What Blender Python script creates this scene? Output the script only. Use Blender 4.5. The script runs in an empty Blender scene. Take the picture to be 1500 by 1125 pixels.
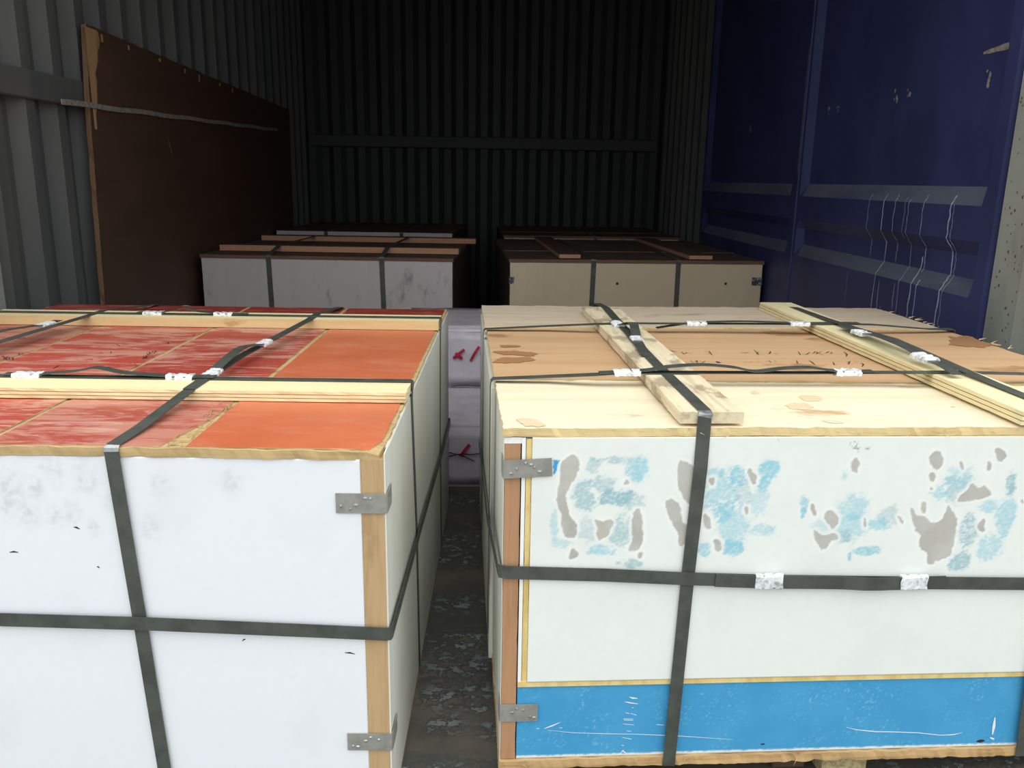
import bpy, bmesh, math, random
import numpy as np
from mathutils import Vector, Matrix, noise as mnoise

random.seed(7)
SC = bpy.context.scene
COL = SC.collection
CAMZ = 0.947

# ------------------------------------------------------------------ camera, sky, exposure
F_PX, PITCH, ROLL, YAW = 1210.29, 0.242942, -0.0158841, 0.0332479
fw = Vector((math.sin(YAW) * math.cos(PITCH), math.cos(YAW) * math.cos(PITCH), -math.sin(PITCH)))
rt = Vector((math.cos(YAW), -math.sin(YAW), 0.0))
dn = fw.cross(rt)
rt2 = rt * math.cos(ROLL) + dn * math.sin(ROLL)
dn2 = dn * math.cos(ROLL) - rt * math.sin(ROLL)
cd = bpy.data.cameras.new('camera')
cam = bpy.data.objects.new('camera', cd)
COL.objects.link(cam)
cd.sensor_width = 36.0
cd.sensor_fit = 'HORIZONTAL'
cd.lens = F_PX * 36.0 / 1500.0
cd.clip_start = 0.02
m = Matrix((rt2, -dn2, -fw)).transposed().to_4x4()
m.translation = Vector((0, 0, CAMZ))
cam.matrix_world = m
SC.camera = cam

OPEN_Y = 1.8        # where the roof of the container ends
WALL_Y = 1.70        # where the side walls end
w = bpy.data.worlds.new('overcast_sky')
SC.world = w
w.use_nodes = True
nt = w.node_tree
for n in list(nt.nodes):
    nt.nodes.remove(n)
wo = nt.nodes.new('ShaderNodeOutputWorld')
bg = nt.nodes.new('ShaderNodeBackground')
tc = nt.nodes.new('ShaderNodeTexCoord')
sp = nt.nodes.new('ShaderNodeSeparateXYZ')
mr = nt.nodes.new('ShaderNodeMapRange')      # overcast sky: zenith about three times the horizon
mr.inputs['From Min'].default_value = 0.0
mr.inputs['From Max'].default_value = 1.0
mr.inputs['To Min'].default_value = 1.0
mr.inputs['To Max'].default_value = 3.0
nt.links.new(tc.outputs['Generated'], sp.inputs[0])
nt.links.new(sp.outputs['Z'], mr.inputs['Value'])
nt.links.new(mr.outputs[0], bg.inputs['Strength'])
bg.inputs['Color'].default_value = (0.97, 1.0, 1.0, 1)
nt.links.new(bg.outputs[0], wo.inputs[0])
SC.view_settings.view_transform = 'Standard'
SC.view_settings.look = 'None'
SC.view_settings.gamma = 1.0
SC.view_settings.use_curve_mapping = False
SC.view_settings.exposure = -0.1

# ------------------------------------------------------------------ materials
def lin(r, g, b):
    def f(c):
        c /= 255.0
        return c / 12.92 if c <= 0.04045 else ((c + 0.055) / 1.055) ** 2.4
    return (f(r), f(g), f(b), 1.0)

class NT:
    def __init__(s, name, rough=0.6, metal=0.0, spec=0.5):
        s.m = bpy.data.materials.new(name)
        s.m.use_nodes = True
        s.t = s.m.node_tree
        s.b = s.t.nodes['Principled BSDF']
        s.b.inputs['Roughness'].default_value = rough
        s.b.inputs['Metallic'].default_value = metal
        s.b.inputs['Specular IOR Level'].default_value = spec
        s.tc = s.t.nodes.new('ShaderNodeTexCoord')
    def L(s, a, b): s.t.links.new(a, b)
    def noise(s, scale, stretch=(1, 1, 1), detail=5, rough=0.6, off=(0, 0, 0), dist=0.0):
        mp = s.t.nodes.new('ShaderNodeMapping')
        mp.inputs['Scale'].default_value = stretch
        mp.inputs['Location'].default_value = off
        s.L(s.tc.outputs['Object'], mp.inputs[0])
        n = s.t.nodes.new('ShaderNodeTexNoise')
        n.inputs['Scale'].default_value = scale
        n.inputs['Detail'].default_value = detail
        n.inputs['Roughness'].default_value = rough
        n.inputs['Distortion'].default_value = dist
        s.L(mp.outputs[0], n.inputs['Vector'])
        return n.outputs[0]
    def step(s, v, a, b):
        mr = s.t.nodes.new('ShaderNodeMapRange')
        mr.interpolation_type = 'SMOOTHSTEP'
        mr.inputs['From Min'].default_value = a
        mr.inputs['From Max'].default_value = b
        s.L(v, mr.inputs['Value'])
        return mr.outputs[0]
    def mul(s, a, k):
        n = s.t.nodes.new('ShaderNodeMath'); n.operation = 'MULTIPLY'
        s.L(a, n.inputs[0])
        if isinstance(k, (int, float)): n.inputs[1].default_value = k
        else: s.L(k, n.inputs[1])
        return n.outputs[0]
    def mix(s, f, a, b, mode='MIX'):
        n = s.t.nodes.new('ShaderNodeMix'); n.data_type = 'RGBA'; n.blend_type = mode
        if isinstance(f, (int, float)): n.inputs[0].default_value = f
        else: s.L(f, n.inputs[0])
        for v, i in ((a, 6), (b, 7)):
            if isinstance(v, tuple): n.inputs[i].default_value = v
            else: s.L(v, n.inputs[i])
        return n.outputs[2]
    def bump(s, h, strength=0.3, dist=0.002):
        n = s.t.nodes.new('ShaderNodeBump')
        n.inputs['Strength'].default_value = strength
        n.inputs['Distance'].default_value = dist
        s.L(h, n.inputs['Height'])
        s.L(n.outputs[0], s.b.inputs['Normal'])
    def col(s, c):
        if isinstance(c, tuple): s.b.inputs['Base Color'].default_value = c
        else: s.L(c, s.b.inputs['Base Color'])
        return s.m

def simple(name, c, c2=None, scale=12, stretch=(1, 1, 1), rough=0.6, metal=0.0, lo=0.4, hi=0.65, bump=0.0, spec=0.5):
    n = NT(name, rough, metal, spec)
    v = n.noise(scale, stretch)
    if bump: n.bump(v, bump)
    return n.col(n.mix(n.step(v, lo, hi), lin(*c), lin(*(c2 or c))))

def wood(name, c, dark, axis=0, scale=6, rough=0.75, stain=None, amt=(0.58, 0.7), fine=0.5, sscale=5, off=(0, 0, 0)):
    n = NT(name, rough, 0, 0.3)
    st = [9.0, 9.0, 9.0]; st[axis] = 0.6
    g = n.noise(scale, tuple(st), 6, 0.65, off, 0.4)
    base = n.mix(n.mul(n.step(g, 0.42, 0.72), fine), lin(*c), lin(*dark))
    if stain:
        ss = [2.0, 2.0, 2.0]; ss[axis] = 0.9
        s = n.noise(sscale, tuple(ss), 5, 0.6, (off[0] + 3.3, off[1] + 1.7, off[2]))
        base = n.mix(n.mul(n.step(s, *amt), 0.75), base, lin(*stain))
    n.bump(g, 0.25, 0.001)
    return n.col(base)

def painted(name, rough=0.5, noise_amt=0.06):
    n = NT(name, rough, 0, 0.4)
    a = n.t.nodes.new('ShaderNodeAttribute'); a.attribute_name = 'Col'
    v = n.noise(60, (1, 1, 1), 4)
    return n.col(n.mix(n.mul(n.step(v, 0.4, 0.8), noise_amt), a.outputs['Color'], lin(120, 118, 112)))

M = {}
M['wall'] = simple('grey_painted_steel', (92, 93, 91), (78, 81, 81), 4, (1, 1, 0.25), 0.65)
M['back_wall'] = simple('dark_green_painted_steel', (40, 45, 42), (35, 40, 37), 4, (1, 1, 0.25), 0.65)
M['blue'] = simple('blue_painted_steel', (54, 59, 104), (45, 50, 90), 5, (1, 1, 0.5), 0.5)
M['lit_bevel'] = simple('pale_lit_bevel', (84, 89, 105), (68, 74, 96), 8, (1, .3, 1), 0.8)  # paler grey-blue: light on the up-facing rib bevels put into the colour
M['post'] = simple('pale_grey_post_paint', (150, 154, 146), (128, 132, 126), 6, (1, 1, 0.3), 0.6)
M['ceiling'] = simple('dark_ceiling_paint', (52, 56, 54), (46, 50, 48), 4)
M['scuff'] = simple('worn_bare_metal', (150, 148, 140), (120, 110, 100), 60, rough=0.55)
M['scratch'] = simple('pale_scratch', (168, 174, 196), (140, 148, 176), 60, rough=0.6)
M['rust'] = simple('rust_speck', (96, 52, 46), (60, 44, 40), 90, rough=0.8)
M['white_scratch'] = simple('white_scratch', (228, 234, 238), None, 60)
M['strap'] = simple('dark_green_steel_strap', (78, 82, 76), (66, 70, 65), 30, rough=0.42, spec=0.5)
M['strap_bend'] = simple('scraped_strap_bend', (165, 168, 168), (130, 132, 132), 80, rough=0.35, metal=0.6)
M['clip'] = simple('crimped_white_metal', (226, 229, 230), (160, 164, 166), 90, rough=0.4, lo=0.5, hi=0.7, bump=0.5)
M['zinc'] = simple('galvanised_plate', (158, 158, 151), (140, 140, 134), 40, rough=0.4, metal=0.2)
M['nail'] = simple('bright_nail_head', (190, 192, 190), (150, 150, 148), 120, rough=0.25, metal=0.7)
M['white_face'] = painted('white_board_face', 0.45, 0.02)
M['paint_face'] = painted('worn_painted_face', 0.5, 0.03)
M['white_side'] = simple('offwhite_board_side', (224, 224, 214), (210, 209, 198), 3, (1, 1, 0.4), 0.5)
M['white_edge'] = simple('white_edge_strip', (238, 240, 238), None, 20)
M['foam'] = simple('yellow_foam_core', (230, 206, 142), (212, 184, 112), 40, (1, 1, 0.4), 0.9)
M['blue_panel'] = simple('sky_blue_board', (60, 150, 200), (72, 160, 208), 7, rough=0.45)
M['mdf'] = wood('tan_fibreboard_post', (190, 160, 120), (168, 136, 96), 2, 14, 0.85, (156, 126, 90), (0.6, 0.75), 0.6)
M['mdf_brown'] = wood('brown_fibreboard_post', (180, 138, 104), (156, 114, 82), 2, 14, 0.85, (146, 106, 80), (0.6, 0.75), 0.6)
M['chip'] = simple('speckled_chipboard', (186, 172, 130), (150, 134, 96), 120, rough=0.9, bump=0.6)
M['dark_wood'] = wood('dark_timber_block', (92, 74, 56), (60, 48, 38), 0, 8)
M['lid_edge'] = wood('splintered_lid_edge', (192, 166, 120), (158, 128, 84), 0, 10, 0.85, (146, 112, 76), (0.58, 0.7), 0.7)
M['ply_edge'] = wood('splintered_plywood_edge', (226, 204, 152), (186, 152, 96), 0, 12, 0.85, (120, 84, 44), (0.63, 0.72), 0.7)
M['base_ply'] = wood('brown_split_plywood_edge', (200, 166, 118), (150, 112, 70), 0, 12, 0.85, (110, 76, 44), (0.6, 0.7), 0.7)
M['ply_pale'] = wood('pale_plywood', (236, 220, 190), (220, 198, 162), 0, 4, 0.7, (188, 140, 92), (0.62, 0.7), 0.5, 4)
M['ply_brown'] = wood('brown_plywood', (206, 168, 128), (186, 146, 106), 0, 3, 0.55, (150, 106, 68), (0.6, 0.68), 0.6, 3.4)
M['ply_grey'] = wood('weathered_plywood', (206, 188, 164), (176, 158, 136), 0, 4, 0.75, (140, 116, 96), (0.58, 0.7), 0.6, 4)
M['plank_pale'] = wood('pale_pine', (236, 220, 174), (222, 200, 148), 0, 5, 0.7, None, (0, 1), 0.5)
M['plank_pale_y'] = wood('pale_laminated_plank', (232, 220, 176), (216, 198, 150), 1, 5, 0.7, None, (0, 1), 0.5)
M['plank_tan'] = wood('tan_pine', (218, 190, 140), (196, 162, 110), 0, 5, 0.7, (176, 140, 90), (0.62, 0.7), 0.5)
M['plank_grey'] = wood('weathered_grey_plank', (222, 208, 176), (166, 146, 114), 1, 9, 0.9, (146, 130, 106), (0.5, 0.62), 0.6, 11)
M['ply_line'] = simple('plywood_glue_line', (150, 112, 62), (176, 138, 84), 30, (0.3, 0.3, 1), 0.9)
M['lumber_red'] = wood('reddish_lumber', (176, 132, 104), (142, 102, 78), 0, 6)
M['lid_dark'] = wood('dark_stained_lid', (84, 68, 60), (58, 48, 43), 0, 5, 0.7, (120, 100, 88), (0.55, 0.7), 0.6)
M['lid_dark_y'] = wood('dark_stained_board', (84, 66, 56), (58, 46, 40), 1, 5, 0.7)
M['side_white_dirty'] = wood('dirty_white_board', (188, 180, 181), (176, 169, 170), 2, 1.2, 0.6, (122, 114, 114), (0.56, 0.74), 0.5, 6)
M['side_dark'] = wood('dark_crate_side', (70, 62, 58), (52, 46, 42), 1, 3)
M['side_tan'] = wood('tan_board', (200, 182, 156), (190, 171, 143), 2, 1.2, 0.6, (182, 160, 130), (0.62, 0.75), 0.5, 3)
M['hole'] = simple('dark_bolt', (40, 36, 34), None, 10)
M['brown_sheet'] = wood('dark_brown_plywood_sheet', (82, 60, 48), (68, 50, 40), 1, 1.5, 0.6, (96, 68, 54), (0.5, 0.75), 0.6, 2)
M['torn'] = wood('torn_raw_wood', (168, 132, 94), (126, 94, 64), 2, 14, 0.9)
M['sheet_edge'] = wood('dull_plywood_edge', (118, 92, 68), (84, 64, 48), 2, 14, 0.9)
M['stain_dark'] = wood('water_stained_plywood', (168, 124, 86), (150, 108, 72), 0, 4, 0.5)
M['stain_light'] = wood('brown_stained_plywood', (222, 192, 154), (236, 216, 184), 0, 9, 0.7, None, (0, 1), .9)
M['lid_dark_edge'] = wood('dark_lid_edge', (112, 84, 70), (76, 58, 50), 0, 8, 0.8)
M['parcel'] = simple('white_woven_wrap', (206, 200, 208), (190, 184, 194), 9, (1, 1, 1), 0.55, bump=0.15)
M['red'] = simple('red_tie', (190, 24, 52), (160, 20, 44), 40, rough=0.6)
M['ink'] = simple('dark_ink', (66, 40, 44), None, 10, rough=0.8)
M['ink_blue'] = simple('blue_ink', (54, 58, 120), None, 10, rough=0.8)
M['twine'] = simple('dark_fold_line', (40, 38, 42), None, 10, rough=0.9)
M['label_dark'] = simple('dark_printed_plate', (60, 62, 66), (150, 152, 154), 130, rough=0.5, lo=0.52, hi=0.6)

def red_mat(name, c, c2, dusty, lo, hi, amt, off, st=(1.2, 4.5, 1), scuff=0.45):
    n = NT(name, 0.38, 0, 0.45)
    a = n.noise(3.2, (1, 1, 1), 4, 0.6, off)
    base = n.mix(n.step(a, 0.35, 0.7), lin(*c), lin(*c2))
    s = n.noise(4.5, st, 8, 0.72, off, 0.6)
    base = n.mix(n.mul(n.step(s, lo, hi), amt), base, lin(*dusty))
    k = n.noise(15, (0.5, 3.2, 1), 6, 0.7, (off[0] + 2, off[1], 0), 0.8)
    base = n.mix(n.mul(n.step(k, 0.56, 0.62), scuff), base, lin(222, 182, 164))
    f = n.noise(46, (0.7, 2.4, 1), 3, 0.6, off)
    base = n.mix(n.mul(n.step(f, 0.69, 0.75), 0.7), base, lin(226, 186, 168))
    return n.col(base)
REDS = [red_mat('red_film_face', (188, 80, 66), (170, 66, 55), (208, 156, 136), 0.46, 0.57, 0.8, (0, 0, 0)),
        red_mat('dusty_red_film_face', (180, 86, 73), (168, 74, 63), (198, 140, 122), 0.42, 0.54, 0.8, (4, 2, 0)),
        red_mat('scuffed_red_film_face', (182, 78, 65), (166, 64, 55), (206, 156, 136), 0.48, 0.58, 0.8, (7, 5, 0))]
ORANGE = red_mat('clean_orange_film_face', (206, 114, 78), (194, 100, 66), (214, 150, 118), 0.5, 0.8, 0.6, (1, 9, 0), (0.8, 2.4, 1), 0.06)
DARKRED = red_mat('dark_red_film_face', (152, 58, 52), (138, 50, 46), (176, 104, 92), 0.54, 0.7, 0.6, (3, 3, 0))

def floor_mat():
    n = NT('worn_flaking_floor', 0.55, 0, 0.4)
    a = n.noise(5, (1, 1, 1), 6, 0.65)
    base = n.mix(n.step(a, 0.38, 0.66), lin(84, 82, 76), lin(108, 100, 92))
    d = n.noise(34, (1, 1.4, 1), 7, 0.72)
    z = n.noise(2.3, (0.4, 1.8, 1), 2, 0.5, (5.2, 0.9, 0))
    base = n.mix(n.mul(n.step(d, 0.47, 0.5), n.step(z, 0.42, 0.52)), base, lin(74, 76, 74))
    base = n.mix(n.mul(n.step(d, 0.555, 0.575), n.step(z, 0.5, 0.6)), base, lin(142, 148, 147))
    for cx, cy, r, sx in ((-.045, 1.475, .05, .45), (.012, 1.47, .04, .6), (-.075, 1.37, .05, .7), (-.01, 1.385, .035, .8), (-.07, 1.29, .04, .8), (.0, 1.335, .03, .8), (.02, 1.27, .04, 1), (-.05, 1.72, .05, .5)):
        mp = n.t.nodes.new('ShaderNodeMapping'); mp.inputs['Location'].default_value = (-cx * sx / r, -cy / r, 0); mp.inputs['Scale'].default_value = (sx / r, 1 / r, 0)
        n.L(n.tc.outputs['Object'], mp.inputs[0])
        vl = n.t.nodes.new('ShaderNodeVectorMath'); vl.operation = 'LENGTH'; n.L(mp.outputs[0], vl.inputs[0])
        near = n.step(vl.outputs['Value'], 1.25, 0.25)
        base = n.mix(n.mul(n.step(d, 0.46, 0.49), near), base, lin(66, 69, 69))
        base = n.mix(n.mul(n.step(d, 0.525, 0.545), near), base, lin(128, 134, 136))
    n.bump(d, 0.35, 0.002)
    return n.col(base)
M['floor'] = floor_mat()
M['yard'] = simple('grey_asphalt_yard', (118, 117, 113), (104, 103, 100), 2, rough=0.9)

# ------------------------------------------------------------------ helpers
def link(name, me, mat=None, parent=None, kind=None, label=None):
    o = bpy.data.objects.new(name, me)
    COL.objects.link(o)
    if mat is not None:
        for mm in (mat if isinstance(mat, (list, tuple)) else [mat]):
            me.materials.append(mm)
    if parent is not None: o.parent = parent
    if kind: o['kind'] = kind
    if label: o['label'] = label
    return o

def obj(name, bm, mat, parent=None, smooth=False, **k):
    me = bpy.data.meshes.new(name)
    bmesh.ops.recalc_face_normals(bm, faces=bm.faces)
    if smooth:
        for f in bm.faces: f.smooth = True
    bm.to_mesh(me); bm.free()
    return link(name, me, mat, parent, **k)

def thing(name, label, cat, loc=(0, 0, 0), rz=0.0, group=None):
    o = bpy.data.objects.new(name, None)
    COL.objects.link(o)
    o.location = loc; o.rotation_euler = (0, 0, rz)
    o.empty_display_size = 0.1
    o['label'] = label; o['category'] = cat
    if group: o['group'] = group
    return o

def struct(name, bm, mat, parent=None):
    o = obj(name, bm, mat, parent)
    if parent is None: o['kind'] = 'structure'
    return o

def box(bm, x0, x1, y0, y1, z0, z1, bev=0.0, mi=0):
    vs = [bm.verts.new((x, y, z)) for x in (x0, x1) for y in (y0, y1) for z in (z0, z1)]
    q = [(0, 1, 3, 2), (4, 6, 7, 5), (0, 4, 5, 1), (2, 3, 7, 6), (0, 2, 6, 4), (1, 5, 7, 3)]
    fs = [bm.faces.new([vs[i] for i in f]) for f in q]
    for f in fs: f.material_index = mi
    if bev:
        bmesh.ops.recalc_face_normals(bm, faces=fs)
        es = list({e for f in fs for e in f.edges})
        bmesh.ops.bevel(bm, geom=es, offset=bev, segments=1, affect='EDGES')
    return fs

def B(*a, **k):
    bm = bmesh.new(); box(bm, *a, **k); return bm

def slab(x0, x1, y0, y1, z0, z1, nx, ny, rag=0.0, sag=0.0, seed=0, rag_z=0.0, sides=(1, 1, 1, 1)):
    """a board with an outline that is ragged as split wood is; faces of its edge get material 1"""
    bm = bmesh.new()
    T, Bt = {}, {}
    for i in range(nx + 1):
        for j in range(ny + 1):
            x = x0 + (x1 - x0) * i / nx; y = y0 + (y1 - y0) * j / ny
            dz = sag * mnoise.noise((x * 3 + seed, y * 3, 1.3))
            def r(k): return rag * (mnoise.noise((x * 23 + seed * 3.1 + k, y * 23 - seed, k * 2.0)) * 0.7 + mnoise.noise((x * 90 + k, y * 90, seed)) * 0.5)
            xt, yt, xb, yb = x, y, x, y
            if i == 0 and sides[0]: xt += abs(r(1)); xb += abs(r(2))
            if i == nx and sides[1]: xt -= abs(r(3)); xb -= abs(r(4))
            if j == 0 and sides[2]: yt += abs(r(5)); yb += abs(r(6))
            if j == ny and sides[3]: yt -= abs(r(7)); yb -= abs(r(8))
            ez = rag_z * mnoise.noise((x * 40 + seed, y * 40, 7.7)) if (i in (0, nx) or j in (0, ny)) else 0
            T[i, j] = bm.verts.new((xt, yt, z1 + dz + ez)); Bt[i, j] = bm.verts.new((xb, yb, z0 + dz + ez * 0.6))
    for i in range(nx):
        for j in range(ny):
            bm.faces.new((T[i, j], T[i + 1, j], T[i + 1, j + 1], T[i, j + 1]))
            bm.faces.new((Bt[i, j], Bt[i, j + 1], Bt[i + 1, j + 1], Bt[i + 1, j]))
    for i in range(nx):
        for j in (0, ny):
            bm.faces.new((T[i, j], Bt[i, j], Bt[i + 1, j], T[i + 1, j])).material_index = 1
    for j in range(ny):
        for i in (0, nx):
            bm.faces.new((T[i, j], Bt[i, j], Bt[i, j + 1], T[i, j + 1])).material_index = 1
    return bm

def smooth_path(pts, n=6):
    """Catmull-Rom through the points"""
    P = [Vector(p) for p in pts]
    P = [P[0] * 2 - P[1]] + P + [P[-1] * 2 - P[-2]]
    out = []
    for i in range(1, len(P) - 2):
        for k in range(n):
            t = k / n
            a, b, c, d = P[i - 1:i + 3]
            out.append(0.5 * ((2 * b) + (c - a) * t + (2 * a - 5 * b + 4 * c - d) * t * t + (3 * b - a - 3 * c + d) * t ** 3))
    out.append(P[-2])
    return out

def ribbon(bm, pts, sides, w, t=0.0012, mi=None, closed=False):
    """flat band: pts run along its inner face, sides = direction of its width"""
    P = [Vector(p) for p in pts]
    n = len(P)
    if not isinstance(sides, list): sides = [sides] * n
    rings = []
    for i in range(n):
        if closed: a, b = P[i - 1], P[(i + 1) % n]
        else: a, b = P[max(i - 1, 0)], P[min(i + 1, n - 1)]
        d1 = (P[i] - a); d2 = (b - P[i])
        tg = ((d1.normalized() if d1.length else d2.normalized()) + (d2.normalized() if d2.length else d1.normalized())).normalized()
        s = Vector(sides[i]); s = (s - tg * s.dot(tg)).normalized()
        nn = tg.cross(s)
        rings.append([bm.verts.new(P[i] + s * (w / 2 * a_) + nn * b_) for a_, b_ in ((-1, 0), (1, 0), (1, t), (-1, t))])
    rng = range(n) if closed else range(n - 1)
    for i in rng:
        j = (i + 1) % n
        for k in range(4):
            f = bm.faces.new((rings[i][k], rings[i][(k + 1) % 4], rings[j][(k + 1) % 4], rings[j][k]))
            if mi and i in mi: f.material_index = 1
    if not closed:
        bm.faces.new(rings[0][::-1]); bm.faces.new(rings[-1])

def clip(parent, P, tg, side, L=0.043, W=0.0245, H=0.006, seed=0):
    """crimped seal sleeve round the band"""
    bm = bmesh.new()
    tg = Vector(tg).normalized(); s = Vector(side); s = (s - tg * s.dot(tg)).normalized(); nn = s.cross(tg)
    if nn.dot(Vector((0, -0.4, 1))) < 0: nn = -nn
    prof = [(-1, -0.15), (-0.98, 0.5), (-0.75, 0.95), (-0.3, 1.0), (0.3, 1.0), (0.75, 0.95), (0.98, 0.5), (1, -0.15), (0, -0.2)]
    NR = 11
    rings = []
    for i in range(NR):
        a = -0.5 + i / (NR - 1)
        cr = 0.86 if i in (3, 7) else 1.0
        rings.append([])
        for q, (x, z) in enumerate(prof):
            p = Vector(P) + tg * (a * L) + s * (x * W / 2 * (cr if abs(x) > 0.7 else 1)) + nn * (z * H * (0.8 if cr < 1 else 1))
            nv = mnoise.noise_vector((a * 9 + seed * 5.3, x * 4, z * 3 + seed))
            p += nn * nv.z * 0.0018 + s * nv.x * 0.0012 + tg * nv.y * (0.0045 if i in (0, NR - 1) else 0.001)
            rings[-1].append(bm.verts.new(p))
    m_ = len(prof)
    for i in range(NR - 1):
        for k in range(m_):
            bm.faces.new((rings[i][k], rings[i][(k + 1) % m_], rings[i + 1][(k + 1) % m_], rings[i + 1][k]))
    bm.faces.new(rings[0][::-1]); bm.faces.new(rings[-1])
    return obj('seal_clip', bm, M['clip'], parent)

# ---- a pixel of the photograph seen as a ray from the camera, met with a real plane of the scene
def ray(q):
    return rt2 * ((q[0] - 750) / F_PX) + dn2 * ((q[1] - 562.5) / F_PX) + fw
RFR = (0.027423, 1.112027, 0.0291697)
LFR = (-0.136145, 1.07481, -0.023808)
def to_local(P, fr):
    c, s = math.cos(fr[2]), math.sin(fr[2])
    dx, dy = P.x - fr[0], P.y - fr[1]
    return Vector((dx * c + dy * s, -dx * s + dy * c, P.z))
def on_front(q, fr, v=0.0):
    d = ray(q); n = Vector((-math.sin(fr[2]), math.cos(fr[2]), 0))
    return to_local(d * ((n.dot(Vector((fr[0], fr[1], 0))) + v) / n.dot(d)) + Vector((0, 0, CAMZ)), fr)
def on_top(q, fr, z):
    d = ray(q)
    return to_local(d * ((z - CAMZ) / d.z) + Vector((0, 0, CAMZ)), fr)
def on_wall(q, x):
    d = ray(q)
    return d * (x / d.x) + Vector((0, 0, CAMZ))

# ---- numpy noise and painting of print and stains (flat marks that belong to the surface)
_rng = np.random.RandomState(3)
_tab = _rng.rand(256, 256)
def vnoise(x, y):
    xi = np.floor(x).astype(int); yi = np.floor(y).astype(int)
    fx = x - xi; fy = y - yi
    fx = fx * fx * (3 - 2 * fx); fy = fy * fy * (3 - 2 * fy)
    g = lambda a, b: _tab[a % 256, b % 256]
    return (g(xi, yi) * (1 - fx) + g(xi + 1, yi) * fx) * (1 - fy) + (g(xi, yi + 1) * (1 - fx) + g(xi + 1, yi + 1) * fx) * fy
def fbm(x, y, o=5):
    r = 0; a = 0.5; t = 0
    for k in range(o):
        r = r + a * vnoise(x + 17.3 * k, y + 9.1 * k); t += a; a *= 0.55; x = x * 2.03; y = y * 2.03
    return r / t
def sstep(v, a, b):
    t = np.clip((v - a) / (b - a), 0, 1); return t * t * (3 - 2 * t)
def poly_sd(U, Z, poly):
    """signed distance, negative inside"""
    d = np.full(U.shape, 1e9); ins = np.zeros(U.shape, bool)
    n = len(poly)
    for i in range(n):
        ax, az = poly[i]; bx, bz = poly[(i + 1) % n]
        ex, ez = bx - ax, bz - az
        wx, wz = U - ax, Z - az
        t = np.clip((wx * ex + wz * ez) / (ex * ex + ez * ez + 1e-12), 0, 1)
        d = np.minimum(d, np.hypot(wx - ex * t, wz - ez * t))
        c = ((az > Z) != (bz > Z)) & (U < (bx - ax) * (Z - az) / (bz - az + 1e-12) + ax)
        ins ^= c
    return np.where(ins, -d, d)

def chaikin(poly, n=2):
    for _ in range(n):
        q = []
        for i in range(len(poly)):
            a, b = poly[i], poly[(i + 1) % len(poly)]
            q += [tuple(.75 * x + .25 * y for x, y in zip(a, b)), tuple(.25 * x + .75 * y for x, y in zip(a, b))]
        poly = q
    return poly
def painted_panel(name, parent, u0, u1, z0, z1, v0, v1, step, fn, mat, back, bow=0.0):
    """front panel facing -v: a fine grid with a thin box behind it, colour from fn(U,Z)"""
    nu = int((u1 - u0) / step) + 1; nz = int((z1 - z0) / step) + 1
    us = np.linspace(u0, u1, nu); zs = np.linspace(z0, z1, nz)
    U, Z = np.meshgrid(us, zs, indexing='ij')
    V = np.full(U.shape, v0)
    co = np.stack([U, V, Z], -1).reshape(-1, 3)
    idx = np.arange(nu * nz).reshape(nu, nz)
    q = np.stack([idx[:-1, :-1], idx[1:, :-1], idx[1:, 1:], idx[:-1, 1:]], -1).reshape(-1, 4)
    per = np.concatenate([idx[:, 0], idx[-1, 1:], idx[::-1, -1][1:], idx[0, ::-1][1:-1]])
    nb = len(per); base = len(co)
    co2 = co[per].copy(); co2[:, 1] = v1
    pn = np.roll(per, -1); bi = base + np.arange(nb); bn = np.roll(bi, -1)
    rim = np.stack([per, bi, bn, pn], -1)
    co = np.concatenate([co, co2]); q = np.concatenate([q, rim])
    me = bpy.data.meshes.new(name)
    nf = len(q)
    me.vertices.add(len(co)); me.vertices.foreach_set('co', co.astype(np.float32).ravel())
    me.loops.add(nf * 4 + nb); me.polygons.add(nf + 1)
    li = np.concatenate([q.ravel(), bi[::-1]])
    me.loops.foreach_set('vertex_index', li.astype(np.int32))
    me.polygons.foreach_set('loop_start', np.concatenate([np.arange(nf) * 4, [nf * 4]]).astype(np.int32))
    mi = np.zeros(nf + 1, np.int32); mi[nf - nb:] = 1
    me.polygons.foreach_set('material_index', mi)
    me.update(calc_edges=True)
    ca = me.color_attributes.new('Col', 'FLOAT_COLOR', 'POINT')
    c = np.ones((len(co), 4), np.float32)
    c[:base, :3] = fn(U, Z).reshape(-1, 3); c[base:, :3] = 0.7
    ca.data.foreach_set('color', c.ravel())
    me.validate()
    return link(name, me, [mat, back], parent)

def strokes(bm, lines, w, n, off=0.0003):
    """flat pen strokes / scratches: polylines lying on a plane with normal n"""
    n = Vector(n)
    for ln in lines:
        P = [Vector(p) + n * off for p in ln]
        k = len(P)
        prev = None
        for i in range(k):
            tg = (P[min(i + 1, k - 1)] - P[max(i - 1, 0)])
            s = tg.cross(n)
            if s.length < 1e-9: continue
            s = s.normalized() * (w * (0.35 if i in (0, k - 1) else random.uniform(0.8, 1.2)) / 2)
            cur = (bm.verts.new(P[i] - s), bm.verts.new(P[i] + s))
            if prev: bm.faces.new((prev[0], prev[1], cur[1], cur[0]))
            prev = cur

# ------------------------------------------------------------------ the setting
XL, XR, YB, ZC = -1.29, 1.25, 6.2, 2.39
struct('floor', B(XL - 0.06, XR + 0.08, 0.72, YB + 0.06, -0.06, 0.0), M['floor'])
struct('ceiling', B(XL - 0.06, XR + 0.08, OPEN_Y, YB + 0.06, ZC, ZC + 0.05), M['ceiling'])
struct('ground', B(-14, 14, -16, 12, -1.12, -1.02), M['yard'])

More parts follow.
